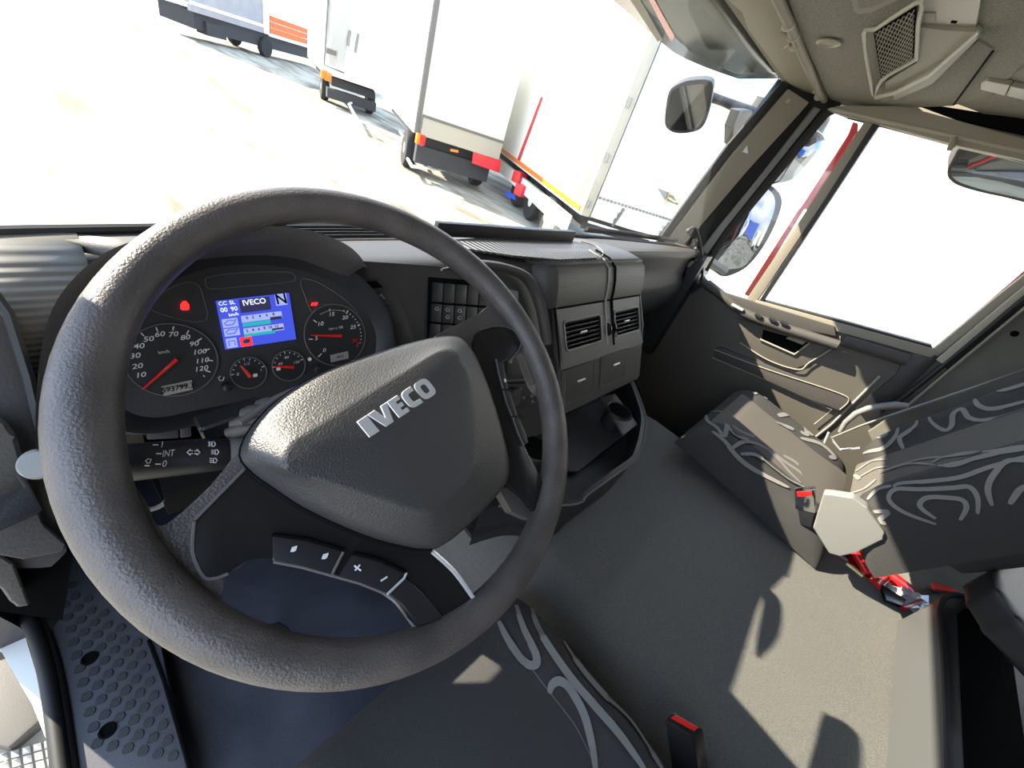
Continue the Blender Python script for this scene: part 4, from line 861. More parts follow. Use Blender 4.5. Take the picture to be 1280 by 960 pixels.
sr_(.27, .62, .84, .76, 'screen_light'); sr_(.27, .74, .70, .80, 'screen_teal', .0008); sr_(.66, .70, .83, .74, 'screen_dark', .0008)
sr_(.02, .38, .22, .56, 'screen_light'); sr_(.02, .58, .22, .74, 'screen_light'); sr_(.02, .78, .16, .98, 'screen_light')
MB().prism([suv(.20, .80, .0008), suv(.36, .80, .0008), suv(.36, .99, .0008), suv(.20, .99, .0008)], -DN * .0003, .0003, 1).build('warning_field', M['red_glow'], scr, smooth=False)
MB().prism([suv(.235, .93, .0012), suv(.235, .87, .0012), suv(.27, .84, .0012), suv(.33, .84, .0012), suv(.33, .93, .0012)], -DN * .0003).build('door_symbol', M['screen_dark'], scr, smooth=False)
T0 = (suv(.5, 0) - suv(.4, 0)).normalized(); T1 = DN.cross(T0).normalized()
if T1.z < 0: T1 = -T1
texts('lettering', [('IVECO', suv(.48, .11, .001), T0, T1, .0056), ('CC', suv(.07, .07, .001), T0, T1, .0038), ('SL', suv(.19, .07, .001), T0, T1, .0038), ('00', suv(.07, .20, .001), T0, T1, .0045), ('90', suv(.20, .20, .001), T0, T1, .0045), ('km/h', suv(.18, .31, .001), T0, T1, .0032)], M['screen_white'], scr, bold=.02)
texts('lettering', [('N', suv(.865, .12, .001), T0, T1, .011), ('0   2    4    6    8', suv(.53, .41, .001), T0, T1, .003), ('2   4   6   8  10  12', suv(.53, .67, .001), T0, T1, .003)], M['void'], scr, bold=.02)
tk = MB()
for v0 in (.47, .65): tk.tube([suv(.04, v0, .001), suv(.09, v0 - .05, .001), suv(.15, v0 - .04, .001), suv(.20, v0 - .06, .001), suv(.15, v0 + .04, .001), suv(.06, v0 + .04, .001)], .0005, 4, closed=True)
tk.tube([suv(.05, .94, .001), suv(.05, .84, .001), suv(.13, .84, .001), suv(.13, .94, .001)], .0005, 4)
tk.build('symbols', M['screen_blue'], scr, smooth=False)
# ================================================================== storage tray under the console
tr = empty('storage_tray', V((.07, .1, .45)), 'black open tray with cup holders below the dashboard drawers', 'tray')
orim = [(600, 640), (650, 628), (702, 632), (726, 628), (732, 620), (768, 594), (792, 577), (797, 568), (803, 550), (806, 525), (801, 505), (790, 478), (783, 466)]
TZ = .545
top = spline([on(Z(TZ), a, c_) for a, c_ in orim], 4)
top[-1].y = max(top[-1].y, .16)
back = [V((top[-1].x, .24, TZ)), V((top[0].x, .24, TZ))]
ring = top + back; cxy = V((.05, .1, TZ))
out_low = [p + V((0, 0, -.135)) + (cxy - p) * .05 for p in top]
inn = [p + (V((cxy.x, cxy.y, p.z)) - p).normalized() * .012 for p in top]
inn_low = [p + V((0, 0, -.085)) for p in inn]
b = MB().grid([out_low, [p.lerp(q, .08) + V((0, 0, 0)) for p, q in zip(top, out_low)], [p + V((0, 0, .003)) for p in top], [p + V((0, 0, .003)) for p in inn], inn_low]); b.build('tray_wall', M['black_plastic'], tr, auto=50)
MB().prism([p for p in inn_low] + [V((inn_low[-1].x, .24, inn_low[-1].z)), V((inn_low[0].x, .24, inn_low[0].z))], V((0, 0, -.01))).build('tray_bottom', M['black_plastic'], tr, smooth=False)
tf = [on(Z(.468), a, c_) for a, c_ in ((707, 590), (722, 591), (778, 546), (752, 500), (705, 522))]
MB().tube([p + V((0, -.002, .004)) for p in top[2:-4]], .0022, 6).build('rim_edge', M['seam'], tr)
m_ = ribbed('tray_mat', (.05, .05, .05), .6, 60, 'X', .8, .002)
MB().prism(tf, V((0, 0, .006)), .002).build('ribbed_insert', M['tray_mat'], tr)
MB().tube([p + V((0, 0, .06)) for p in (inn[0], inn[len(inn) // 3])], .002, 6).build('rim_line', M['seam'], tr) if 0 else None
cp = [on(Z(.53), a, c_) for a, c_ in ((750, 498), (768, 494), (796, 532), (778, 546))]
MB().prism(cp, V((0, 0, .006)), .002).build('cup_deck', M['dash'], tr)
ch = on(Z(.537), 774, 514)
MB().lathe(ch, V((0, 0, 1)), [(.034, -.05), (.034, .002), (.037, .004), (.039, .001)], 32).build('cup_holder', M['black_plastic'], tr)
MB().lathe(ch + V((0, 0, .0025)), V((0, 0, 1)), [(.032, 0), (.032, .0006)], 32).build('cup_hole', M['void'], tr)
c2 = on(Z(.53), 668, 560); MB().lathe(c2, V((0, 0, 1)), [(.036, -.05), (.036, .002), (.039, .004), (.041, .001)], 32).build('cup_holder', M['dark_plastic'], tr)
MB().lathe(c2 + V((0, 0, .0025)), V((0, 0, 1)), [(.034, 0), (.034, .0006)], 32).build('cup_hole', M['void'], tr)
# loop handle at the right end
MB().tube(spline([on(Y(.10), a, c_) for a, c_ in ((784, 470), (792, 470), (801, 490), (803, 510), (798, 530))], 5), .005, 8, flat=.6).build('side_loop', M['dark_plastic'], tr)

# ================================================================== engine tunnel cover
def tz(x, y):
    z = .402
    z += .006 * math.exp(-((x - .02) / .06) ** 2) * (1 if y > -.9 else 0)
    if x < -.26: z -= .14 * min(1, ((-.26 - x) / .16)) ** 1.6
    if y > -.02: z -= .25 * (min(1, (y + .02) / .12)) ** 2 * 0
    z += .004 * sin(9 * x + 4 * y)
    return z
b = MB(); rows = []
ys = [-1.44, -1.2, -1.0, -.9, -.8, -.7, -.6, -.5, -.4, -.3, -.2, -.12, -.06, -.02, .02, .06, .1, .2, .3]
for y in ys:
    xr = .478 - (.10 * max(0, (y + .02) / .12) ** 2 if y > -.02 else 0)
    if y > .1: xr = .30
    xs_ = [-.46, -.42, -.38, -.34, -.30, -.26, -.22, -.15, -.05, .05, .15, .25, .35, xr - .03, xr - .012, xr - .004]
    rows.append([V((x, y, tz(x, y))) for x in xs_] + [V((xr, y, .394)), V((xr + .002, y, .38)), V((xr + .004, y, .0))])
tn = b.grid(rows).build('engine_tunnel_cover', M['tunnel_mat'], None, auto=60)
tag(tn, 'dark grey padded engine tunnel mat between the two seats, part in sun', 'floor covering')
# stepped edge beside the passenger seat
sd_ = empty('seat_rail', V((.5, -.3, .3)), 'black seat base and rail between tunnel mat and passenger seat', 'seat base')
MB().box(V((.69, -.36, .225)), (.40, .44, .45), None, .01).build('base', M['black_plastic'], sd_)
MB().tube([V((.497, .1, .36)), V((.497, -.62, .37))], .012, 8).build('rail', M['dark_plastic'], sd_)
MB().lathe(on(X(.492), 1003, 655), V((-1, 0, 0)), [(.010, 0), (.012, .004), (.006, .006)], 16).build('bolt', M['grey_plastic'], sd_)
MB().prism(P(X(.48), [(1014, 663), (1020, 668), (1045, 690), (1060, 702), (1052, 700), (1030, 686)], .01), V((.01, 0, 0)), .002).build('grey_trim', M['grey_plastic'], sd_)
# carpet behind/right of the passenger seat
b = MB(); rows = []
for x in (.48, .55, .65, .75, .85, .95, 1.03):
    rows.append([V((x, y, z + .03 * sin(x * 9 + y * 7))) for y, z in ((-.60, .30), (-.75, .33), (-.9, .38), (-1.05, .46), (-1.2, .56), (-1.42, .75))])
tag(b.grid(rows).build('bunk_base', M['carpet'], None, auto=80), 'grey carpeted bunk base behind the passenger seat', 'bunk')

# ================================================================== seats
def shell_top(x0, x1, y0, y1, zt, th, pil=.0, nu=25, nv=29, crown=.012, bol=.02, px_=6., q=2.2):
    """upholstered block: heights rolled off at the edges, side bolsters"""
    U = [sin(pi / 2 * (-1 + 2 * i / (nu - 1))) for i in range(nu)]; W = [sin(pi / 2 * (-1 + 2 * i / (nv - 1))) for i in range(nv)]
    rows = []
    for v in W:
        r = []
        for u in U:
            k = max(0., (1 - abs(u) ** px_) * (1 - abs(v) ** px_)) ** (1 / q)
            z = zt - th + th * k + crown * (1 - u * u) * (1 - v * v) * 0 + bol * k * (1 / (1 + math.exp(-(abs(u) - .62) / .05)))
            r.append((((x0 + x1) / 2 + u * (x1 - x0) / 2), ((y0 + y1) / 2 + v * (y1 - y0) / 2), z))
        rows.append(r)
    return rows
def fabric(name, col, line, scale, dens, wdt, grain=(.03, .03, .03)):
    """dark cloth with swirling woven contour lines"""
    m = mat(name, col, .9, bump=.5, bscale=900, sheen=.1); return m
mat('seat_cloth', (.030, .029, .028), .9, bump=.7, bscale=900, col2=(.04, .038, .036), nscale=900)
mat('seat_centre', (.085, .076, .066), .95, bump=.9, bscale=800, col2=(.12, .105, .09), nscale=700)
mat('seat_line', (.19, .185, .17), .9, bump=.5, bscale=900)
def bvh(o):
    dg = bpy.context.evaluated_depsgraph_get(); e = o.evaluated_get(dg); me = e.to_mesh(); mw = o.matrix_world
    t = BVHTree.FromPolygons([v.co.copy() for v in me.vertices], [tuple(p.vertices) for p in me.polygons]); e.to_mesh_clear(); return t
def ribbons(name, objs, strokes, m, wpx, parent, lift=.0024, closed=False):
    """woven light bands: each stroke lies on the seat surface"""
    ts = [bvh(o) for o in objs]
    for st_ in strokes:
        pts = sp2(st_, 12, False); hit = []
        for a, c_ in pts:
            best = None
            for t in ts:
                r = ray(a, c_).normalized(); loc, nrm, i_, d = t.ray_cast(CAM, r)
                if loc and (best is None or d < best[2]): best = (loc, nrm if nrm.dot(r) < 0 else -nrm, d)
            hit.append(best)
        seg = []
        def flush(seg):
            if len(seg) < 3: return
            b = MB(); rows = []
            for i, (p, nn, d) in enumerate(seg):
                tt = (seg[min(i + 1, len(seg) - 1)][0] - seg[max(i - 1, 0)][0])
                if tt.length < 1e-7: return
                s_ = nn.cross(tt.normalized()).normalized(); w_ = wpx * (1 - .5 * abs(2 * i / (len(seg) - 1) - 1) ** 4) / 2 * d / FPX
                rows.append([p - s_ * w_ + nn * lift, p + s_ * w_ + nn * lift])
            b.grid(rows).build(name, M[m], parent, recalc=False)
        for h in hit:
            if h is None or (seg and (h[0] - seg[-1][0]).length > .05): flush(seg); seg = [] if h is None else [h]
            else: seg.append(h)
        flush(seg)
# ---- driver seat
ds = empty('driver_seat', V((-.6, -.45, .1)), 'black cloth driver seat with grey swirl lines under the steering wheel', 'seat')
rows = shell_top(-.815, -.388, -.78, -.118, .497, .13, bol=.018)
b = MB(); b.grid([[V(p) for p in r] for r in rows]); dcu = b.build('cushion', M['seat_cloth'], ds, auto=80)
MB().box(V((-.60, -.45, .22)), (.36, .5, .30), None, .02).build('base', M['black_plastic'], ds)
MB().prism([V((-.80, -.80, .45)), V((-.80, -.70, .45)), V((-.80, -.84, 1.10)), V((-.80, -.94, 1.10))], V((.40, 0, 0)), .03, 4).build('backrest', M['seat_cloth'], ds)
bpy.context.view_layer.update()
ribbons('swirl_band', [dcu], [
    [(624, 778), (632, 795), (642, 812), (652, 825), (662, 832), (670, 830), (670, 820), (664, 806), (654, 785), (645, 758)],
    [(664, 746), (664, 760), (672, 785), (690, 815), (715, 850), (745, 885), (775, 920), (805, 962)],
    [(664, 746), (672, 744), (677, 750)],
    [(716, 778), (703, 774), (698, 784), (704, 802), (725, 835), (755, 870), (790, 905), (830, 968)],
    [(752, 808), (740, 805), (738, 815), (750, 835), (775, 852), (812, 868)],
    [(686, 868), (690, 856), (700, 852), (712, 862), (728, 890), (738, 925), (744, 965)],
    [(822, 890), (812, 893), (812, 910), (825, 935), (840, 965)]], 'seat_line', 8, dcu)
ribbons('seam', [dcu], [[(640, 800), (660, 830), (690, 870), (720, 910), (745, 962)], [(820, 870), (836, 900), (850, 960)]], 'seam', 1.2, dcu, .0015)
# ---- passenger seat
ps = empty('passenger_seat', V((.6, -.4, .1)), 'passenger seat in dark cloth with grey swirl lines, cushion half in sunlight', 'seat')
rows = shell_top(.338, .925, -.585, -.125, .535, .085, bol=.022)
def slope(p): return V((p[0], p[1], p[2] - .045 * max(0, (p[1] + .2) / -.4) + .0))
b = MB(); b.grid([[slope(p) for p in r] for r in rows]); pcu = b.build('cushion', M['seat_cloth'], ps, auto=80)
# centre panel
cen_rows = []
for j in range(13):
    y = -.56 + j * (.40 / 12); r = []
    for i in range(9):
        x = .445 + i * (.35 / 8); k = max(0, (1 - abs((x - .62) / .18) ** 6) * (1 - abs((y + .36) / .205) ** 8)) ** .5
        z0 = .535 - .045 * max(0, (y + .2) / -.4); r.append(V((x, y, z0 - .008 + .012 * k)))
    cen_rows.append(r)
b = MB(); b.grid(cen_rows); pce = b.build('centre_panel', M['seat_centre'], pcu, auto=80)
# backrest: reclined block with deep side bolsters
def back_pt(x, s_, d):
    """s_ along the backrest height, d depth in front of its base plane"""
    up = V((0, -.36, .93)).normalized(); fr = V((0, .93, .36)).normalized()
    return V((x, -.560, .50)) + up * s_ + fr * d
b = MB(); rows = []
NU = 33
for j in range(21):
    s_ = .03 + .74 * j / 20; r = []
    wn = 1 - .06 * (j / 20)
    endk = max(0, 1 - abs((j - 10) / 10) ** 8) ** .5
    for i in range(NU):
        u = sin(pi / 2 * (-1 + 2 * i / (NU - 1))); k = max(0, 1 - abs(u) ** 8) ** .45
        bl = .055 / (1 + math.exp(-(abs(u) - .60) / .05))
        r.append(back_pt(.61 + u * .275 * wn, s_, -.10 + (.13 + bl) * k * (.3 + .7 * endk)))
    rows.append(r)
b.grid(rows); pba = b.build('backrest', M['seat_cloth'], ps, auto=80)
b = MB(); rows = []
for j in range(15):
    s_ = .05 + .68 * j / 14; r = []
    for i in range(9):
        u = -.52 + 1.04 * i / 8; k = max(0, 1 - abs(u / .53) ** 6) ** .5; r.append(back_pt(.61 + u * .275, s_, .026 + .012 * k))
    rows.append(r)
b.grid(rows); pbc = b.build('centre_panel', M['seat_centre'], pba, auto=80)
MB().prism([V((.38, -.69, .60)), V((.38, -.76, .60)), V((.38, -1.0, 1.15)), V((.38, -.92, 1.2))], V((.48, 0, 0)), .02).build('back_shell', M['dark_plastic'], ps)
bpy.context.view_layer.update()
cb = [pcu, pba]
ribbons('swirl_band', [pcu, pce], [
    [(941, 492), (960, 491), (985, 502), (1005, 518), (1025, 540), (1045, 562), (1056, 575)],
    [(955, 497), (975, 508), (1000, 527), (1015, 545)],
    [(972, 520), (985, 519), (1003, 532), (1008, 543), (1000, 540)], [(970, 528), (982, 533), (992, 537)],
    [(1000, 548), (1025, 555), (1042, 570), (1036, 572)]], 'seat_line', 5, pcu)
ribbons('swirl_band', [pcu], [
    [(880, 518), (895, 515), (915, 520), (930, 535), (940, 545), (925, 540), (910, 530), (905, 545), (895, 535), (885, 528), (883, 520)],
    [(905, 528), (918, 545), (935, 550)],
    [(913, 562), (930, 553), (955, 560), (980, 578), (1000, 592), (1010, 605)],
    [(925, 568), (945, 570), (965, 585), (985, 600), (1005, 610)],
    [(890, 540), (905, 552), (925, 575), (950, 592), (985, 610)], [(960, 565), (972, 575), (985, 590), (1000, 605)], [(978, 570), (995, 580), (1012, 600)]], 'seat_line', 5, pcu, .004)
ribbons('swirl_band', [pba, pbc], [
    [(1075, 600), (1062, 585), (1065, 565), (1085, 550), (1105, 545), (1120, 530), (1112, 522)],
    [(1066, 573), (1085, 565), (1105, 560), (1120, 545), (1124, 530)],
    [(1070, 590), (1090, 577), (1110, 575)], [(1075, 597), (1095, 586), (1110, 584)],
    [(1145, 515), (1146, 530), (1135, 540), (1125, 548), (1130, 562)],
    [(1160, 505), (1163, 525), (1180, 538), (1190, 533), (1192, 518), (1203, 512), (1213, 523), (1235, 525), (1285, 510)],
    [(1218, 498), (1225, 508), (1245, 511), (1290, 500)], [(1240, 490), (1260, 487), (1290, 478)],
    [(1100, 590), (1150, 575), (1200, 570), (1285, 558)], [(1165, 580), (1180, 572), (1215, 566), (1250, 566), (1215, 575), (1180, 582)],
    [(1100, 592), (1140, 580), (1190, 583), (1230, 570), (1285, 562)],
    [(1118, 610), (1125, 605), (1160, 602), (1200, 597), (1235, 585), (1285, 570)],
    [(1170, 655), (1130, 640), (1112, 625), (1120, 612), (1150, 612), (1190, 610), (1212, 609), (1222, 622), (1222, 642)],
    [(1170, 648), (1155, 638), (1150, 630), (1160, 622), (1185, 622), (1203, 625), (1208, 635), (1200, 650)],
    [(1240, 632), (1235, 610), (1245, 590), (1262, 576), (1290, 578)], [(1262, 630), (1275, 612), (1290, 606)],
    [(1060, 618), (1080, 612), (1095, 600)], [(1085, 625), (1098, 612), (1115, 608)], [(1090, 640), (1110, 640), (1100, 650), (1108, 655)]], 'seat_line', 3.6, pba)
# grey side cover with recliner, silver buckle, belt
sc = MB().prism(P(X(.335), [(1029, 617), (1040, 618), (1066, 622), (1084, 635), (1106, 667), (1104, 675), (1070, 692), (1050, 696), (1036, 692), (1016, 660), (1022, 640)]), V((.03, 0, 0)), .006, 3).build('side_cover', M['grey_plastic'], ps)
pb = empty('belt_buckle', on(X(.35), 1006, 630), 'silver and dark red belt buckle standing beside the passenger cushion', 'belt buckle')
MB().prism(P(X(.35), [(993, 613), (1018, 612), (1019, 642), (994, 636)]), V((.022, 0, 0)), .003).build('buckle_body', M['chrome'], pb)
MB().prism(P(X(.348), [(996, 615), (1015, 614), (1015, 620), (997, 621)]), V((.004, 0, 0)), .001).build('release_button', M['red'], pb)
MB().prism(P(X(.352), [(997, 636), (1018, 640), (1014, 660), (1000, 655)]), V((.012, 0, 0)), .002).build('buckle_stalk', M['black_plastic'], pb)
bl = empty('seat_belt', on(X(.92), 1150, 520), 'grey seat belt strap running down to the buckle across the door pillar', 'seat belt')
bs = MB(); pa_ = [on(X(.87), a, c_) for a, c_ in ((1036, 550), (1070, 536), (1107, 523), (1152, 508), (1215, 487), (1300, 458))]
b = MB(); b.grid([[p, p + V((0, .0, .018))] for p in pa_]); b.build('strap', M['grey_plastic'], bl, solid=.0015)
MB().tube([on(X(.92), a, c_) for a, c_ in ((1050, 540), (1057, 528), (1070, 517), (1085, 511), (1100, 508), (1120, 506), (1136, 508))], [.007, .009, .010, .011, .011, .011, .010], 12).build('belt_stalk', M['grey_plastic'], bl)
MB().tube([on(X(.9), a, c_) for a, c_ in ((1028, 560), (1036, 540), (1042, 552), (1050, 562), (1075, 560))], .004, 8).build('anchor_wire', M['silver'], bl)
# driver's buckle
db = empty('belt_buckle', V((-.33, -.42, .45)), 'black belt buckle with a red button at the lower edge beside the driver cushion', 'belt buckle')
BP = X(-.352); 
bt = [on(BP, a, c_) for a, c_ in ((830, 902), (866, 922), (880, 912), (842, 891))]
BZ = (on(Z(.515), 855, 905), V((0, 0, 1)))
tq = P(BZ, [(831, 899), (866, 920), (879, 911), (842, 889)])
dwn = on(Z(.44), 866, 985) - on(Z(.515), 855, 905)
MB().prism(tq, dwn, .003, 2).build('buckle_body', M['gloss_black'], db)
MB().prism(P(BZ, [(838, 897), (868, 914), (874, 909), (845, 893)], .001), V((0, 0, -.006)), .0015, 2).build('release_button', M['red'], db)
# ================================================================== storage console bottom right
bx = empty('storage_console', V((-.1, -.75, .5)), 'grey plastic storage box with a deep black bin at the lower right corner', 'storage box')
SB = Z(.525)
MB().prism(P(SB, [(1174, 749), (1190, 741), (1230, 752), (1300, 782), (1330, 1060), (1186, 1060)], -.004), V((0, 0, -.118)), .006, 3).build('body', M['box_shaded_grey'], bx)
MB().prism(P(SB, [(1174, 749), (1190, 742), (1230, 752), (1300, 782), (1330, 1060), (1188, 1060)]), V((0, 0, -.010)), .004, 2).build('rim_flange', M['dark_plastic'], bx)
MB().tube([on(SB, a, c_, .002) for a, c_ in sp2([(1188, 1060), (1183, 900), (1177, 790), (1176, 757), (1190, 743), (1230, 753), (1262, 765), (1300, 790)], 5, False)], .006, 10).build('rim', M['black_plastic'], bx)
MB().prism(P(SB, [(1196, 768), (1206, 760), (1232, 768), (1262, 800), (1300, 1060), (1210, 1060)], .0006), V((0, 0, .0003))).build('bin_opening', M['void'], bx, smooth=False)
ar = empty('armrest', V((.3, -.85, .75)), 'dark padded armrest corner at the right edge of the photo', 'armrest')
MB().prism(P(Z(.66), [(1239, 712), (1300, 680), (1360, 700), (1360, 860), (1300, 800), (1270, 770), (1245, 735)]), V((0, 0, -.07)), .02, 4).build('pad', M['black_plastic'], ar)
# ================================================================== fire extinguisher behind the tunnel mat
fe = empty('fire_extinguisher', V((.52, -.72, .3)), 'red fire extinguisher lying between tunnel mat and passenger seat', 'fire extinguisher')
FP = Z(.40)
MB().lathe(on(Z(.34), 1062, 694), (on(Z(.34), 1115, 735) - on(Z(.34), 1062, 694)), [(.02, -.01), (.04, .0), (.042, .06), (.042, .14), (.03, .17)], 24).build('cylinder', M['red'], fe)
MB().tube([on(Z(.44), a, c_) for a, c_ in ((1066, 685), (1074, 700), (1084, 716))], [.010, .009, .010], 10, flat=.6).build('handle', M['red'], fe)
MB().tube([on(Z(.40), a, c_) for a, c_ in ((1084, 716), (1100, 722), (1090, 732))], [.02, .022, .018], 12).build('neck', M['red'], fe)
gc = on(Z(.42), 1090, 698); gv = (CAM - gc).normalized()
MB().lathe(gc, gv, [(.014, -.006), (.016, 0), (.016, .004), (.012, .005), (.011, .002)], 24).build('gauge', M['brass'], fe)
MB().box(gc + gv * .004, (.004, .004, .012), None, .001).build('gauge_needle', M['void'], fe)
MB().tube([on(Z(.41), a, c_) for a, c_ in ((1058, 704), (1068, 712), (1078, 720))], .006, 8).build('valve', M['brass'], fe)
bg_ = empty('foil_bag', V((.5, -.8, .4)), 'crumpled silvery and black wrapping with a red patch behind the tunnel mat', 'bag')
random.seed(4); b = MB(); rows = []
for i in range(12):
    r = []
    for j in range(8):
        p = on(Z(.39), 1096 + i * 5.5 - j * .5, 722 + i * 2.2 + j * 5.2); r.append(p + V((random.uniform(-1, 1), random.uniform(-1, 1), random.uniform(-.2, 1))) * .012)
    rows.append(r)
b.grid(rows).build('wrapping', M['foil'], bg_, auto=20)
MB().prism(P(Z(.405), [(1098, 732), (1130, 752), (1124, 760), (1104, 752)]), V((0, 0, .01)), .003).build('dark_patch', M['gloss_black'], bg_)
MB().prism(P(Z(.405), [(1124, 760), (1146, 750), (1152, 753), (1130, 764)]), V((0, 0, .012)), .003).build('red_patch', M['red'], bg_)
MB().prism(P(Z(.39), [(1162, 730), (1198, 741), (1204, 746), (1165, 738)]), V((0, 0, .012)), .003).build('red_patch', M['red'], bg_)
# ================================================================== floor mat with studs, pedals
fm = empty('floor_mat', V((-.94, .3, .02)), 'black rubber entry mat with rows of half round studs left of the driver seat', 'floor mat')
FZ = Z(.045)
MB().prism(P(FZ, [(70, 682), (95, 686), (125, 700), (200, 802), (242, 1000), (104, 1000), (66, 800), (62, 790), (78, 768), (74, 720)]), V((0, 0, -.05)), .003).build('mat', M['stud_mat'], fm)
MB().tube([on(FZ, a, c_, .0005) for a, c_ in ((186, 800), (205, 850), (240, 970))], .0035, 6).build('mat_gap', M['void'], fm)
S0, S1 = on(FZ, 124, 794), on(FZ, 168, 804)
u1 = (on(FZ, 170, 805) - on(FZ, 87, 788)) / 5; v1 = (on(FZ, 200, 900) - on(FZ, 170, 805)) / 5.6
proto = MB().tube([V((cos(a), sin(a), 0)) * .0075 for a in [radians(-80 + 20 * k) for k in range(11)]], [.0006] + [.0016] * 9 + [.0006], 5).lathe(V((0, 0, -.001)), V((0, 0, 1)), [(.007, 0), (.0062, .0018)], 12)
MB_pro = proto.build('stud', M['dark_plastic'], fm)
b0 = on(FZ, 87, 788); first = True; cnt = 0
sc1 = set(((0, 1),))
for i in range(-4, 9):
    for j in range(6):
        p = b0 + u1 * j + v1 * i
        if i < 0 and (j > 2 and False): continue
        if i < 0 and j * 1.0 > 5 + i * .9: continue
        if (i, j) in ((2, 1), (7, 1)): continue
        o = MB_pro if first else MB_pro.copy()
        if not first: COL.objects.link(o); o.parent = fm; o.matrix_parent_inverse = MB_pro.matrix_parent_inverse
        o.location = p + V((0, 0, .001)); first = False; cnt += 1
for i, j in ((2, 1), (7, 1)):
    p = b0 + u1 * j + v1 * i
    MB().lathe(p, V((0, 0, 1)), [(.012, 0), (.012, .003), (.009, .004), (.008, .001), (.003, .001)], 20).build('screw', M['void'], fm)
pd = empty('pedal', V((-.72, .45, 0)), 'black foot pedal showing through the lower gap of the steering wheel', 'pedal')
MB().prism(P(Z(.10), [(330, 782), (348, 776), (362, 784), (360, 800), (335, 800)]), V((0, 0, -.02)), .006, 3).build('pedal_pad', M['black_plastic'], pd)
pq = on(Z(.09), 348, 790); MB().tube([pq, pq + V((0, .02, -.11))], .008, 8).build('pedal_arm', M['black_plastic'], pd)
# ================================================================== overhead console and visor
oc = empty('overhead_console', V((.6, .05, 1.5)), 'cloth covered overhead console with a mesh speaker recess and a lamp', 'overhead console')
OP = plane3(V((0, .16, 1.445)), V((1, .16, 1.445)), V((0, -.3, 1.50)))
def ocp(name, pts, m, off, th, bev=.003, seg=3, n_=0, parent=oc):
    if n_: pts = sp2(pts, n_, True)
    return MB().prism(P(OP, pts, off), -OP[1] * th, bev, seg).build(name, M[m], parent)
ocp('body', [(962, -60), (1000, 45), (1038, 128), (1060, 136), (1120, 136), (1190, 133), (1240, 120), (1300, 60), (1300, -60)], 'headliner', .0, .04, .008, 4)
ocp('rear_cover', [(1228, 62), (1300, 80), (1300, 170), (1196, 130)], 'headliner', -.004, .02, .003)
ocp('side_cover', [(1100, 128), (1195, 131), (1243, 62), (1222, 50), (1160, 98)], 'headliner', .003, .02, .006, 3)
ocp('shelf_pocket', [(1147, 34), (1182, 38), (1222, 40), (1208, 62), (1160, 96), (1118, 116), (1106, 118), (1106, 103), (1145, 79), (1149, 60)], 'beige', .010, .01, .002)
ocp('pocket_wall', [(1147, -60), (1148, 30), (1219, 40), (1235, -60)], 'beige_light', .004, .01, .002)
ocp('pocket_catch', [(1149, 16), (1169, 17), (1168, 28), (1150, 30)], 'beige', .006, .003, .001)
ocp('pocket_lip', [(1116, 115), (1160, 97), (1222, 42), (1221, 50), (1165, 106), (1117, 126)], 'beige', .014, .014, .003)
ocp('lip_edge', [(1093, 122), (1118, 115), (1160, 94), (1222, 40), (1223, 43), (1161, 98), (1118, 119), (1093, 125)], 'beige_light', .022, .004, .001)
# speaker mesh as real woven strands
fr = MB().tube([on(OP, a, c_, .012) for a, c_ in sp2([(1080, 42), (1095, 36), (1122, 18), (1152, 2), (1148, 30), (1146, 68), (1142, 76), (1102, 100), (1094, 121), (1088, 100)], 3, True)], .0038, 8, closed=True).build('speaker_frame', M['beige_light'], oc)
ocp('speaker_back', [(1092, 42), (1145, 8), (1142, 70), (1101, 98)], 'void', .006, .002, 0, 1, 0, fr)
q = [on(OP, a, c_, .010) for a, c_ in ((1094, 42), (1143, 12), (1141, 74), (1102, 101))]
ms = MB()
def qv(u_, v_): return q[0].lerp(q[1], u_).lerp(q[3].lerp(q[2], u_), v_)
for k in range(-12, 20):
    for s_ in (1, -1):
        # line u = k/8 + s*v*1.3 clipped to the unit square
        u0 = k / 8; seg_ = [(u0 + s_ * 1.3 * t_, t_) for t_ in [i / 60 for i in range(61)] if 0 <= u0 + s_ * 1.3 * t_ <= 1]
        if len(seg_) > 2: ms.tube([qv(*seg_[0]), qv(*seg_[-1])], .0011, 4)
ms.build('speaker_mesh', M['beige'], fr, smooth=False)
ocp('upper_frame', [(1064, 0), (1066, 14), (1072, 18), (1090, 16), (1125, 0), (1125, -30), (1064, -30)], 'beige', .006, .008, .003)
ocp('upper_recess', [(1071, -2), (1072, 11), (1090, 10), (1115, -3), (1115, -30), (1071, -30)], 'headliner', .008, .008, .002)
ocp('ceiling_lamp', [(1226, 104), (1233, 101), (1262, 107), (1256, 120), (1225, 112)], 'beige_light', .006, .01, .003)
ocp('ceiling_lamp', [(1263, 108), (1300, 116), (1300, 130), (1258, 120)], 'beige_light', .006, .01, .002)
MB().lathe(on(OP, 1036, 52, .002), OP[1], [(.024, 0), (.026, .003), (.020, .006), (.018, .003), (.010, .003)], 28).build('round_latch', M['beige_light'], oc)
MB().tube([on(OP, 1189, 27, .012), on(OP, 1196, 28, .012)], .002, 6).build('screw_hole', M['void'], oc)
MB().tube([on(OP, a, c_, .003) for a, c_ in ((1241, 64), (1192, 131))], .0022, 6).build('panel_gap', M['void'], oc)
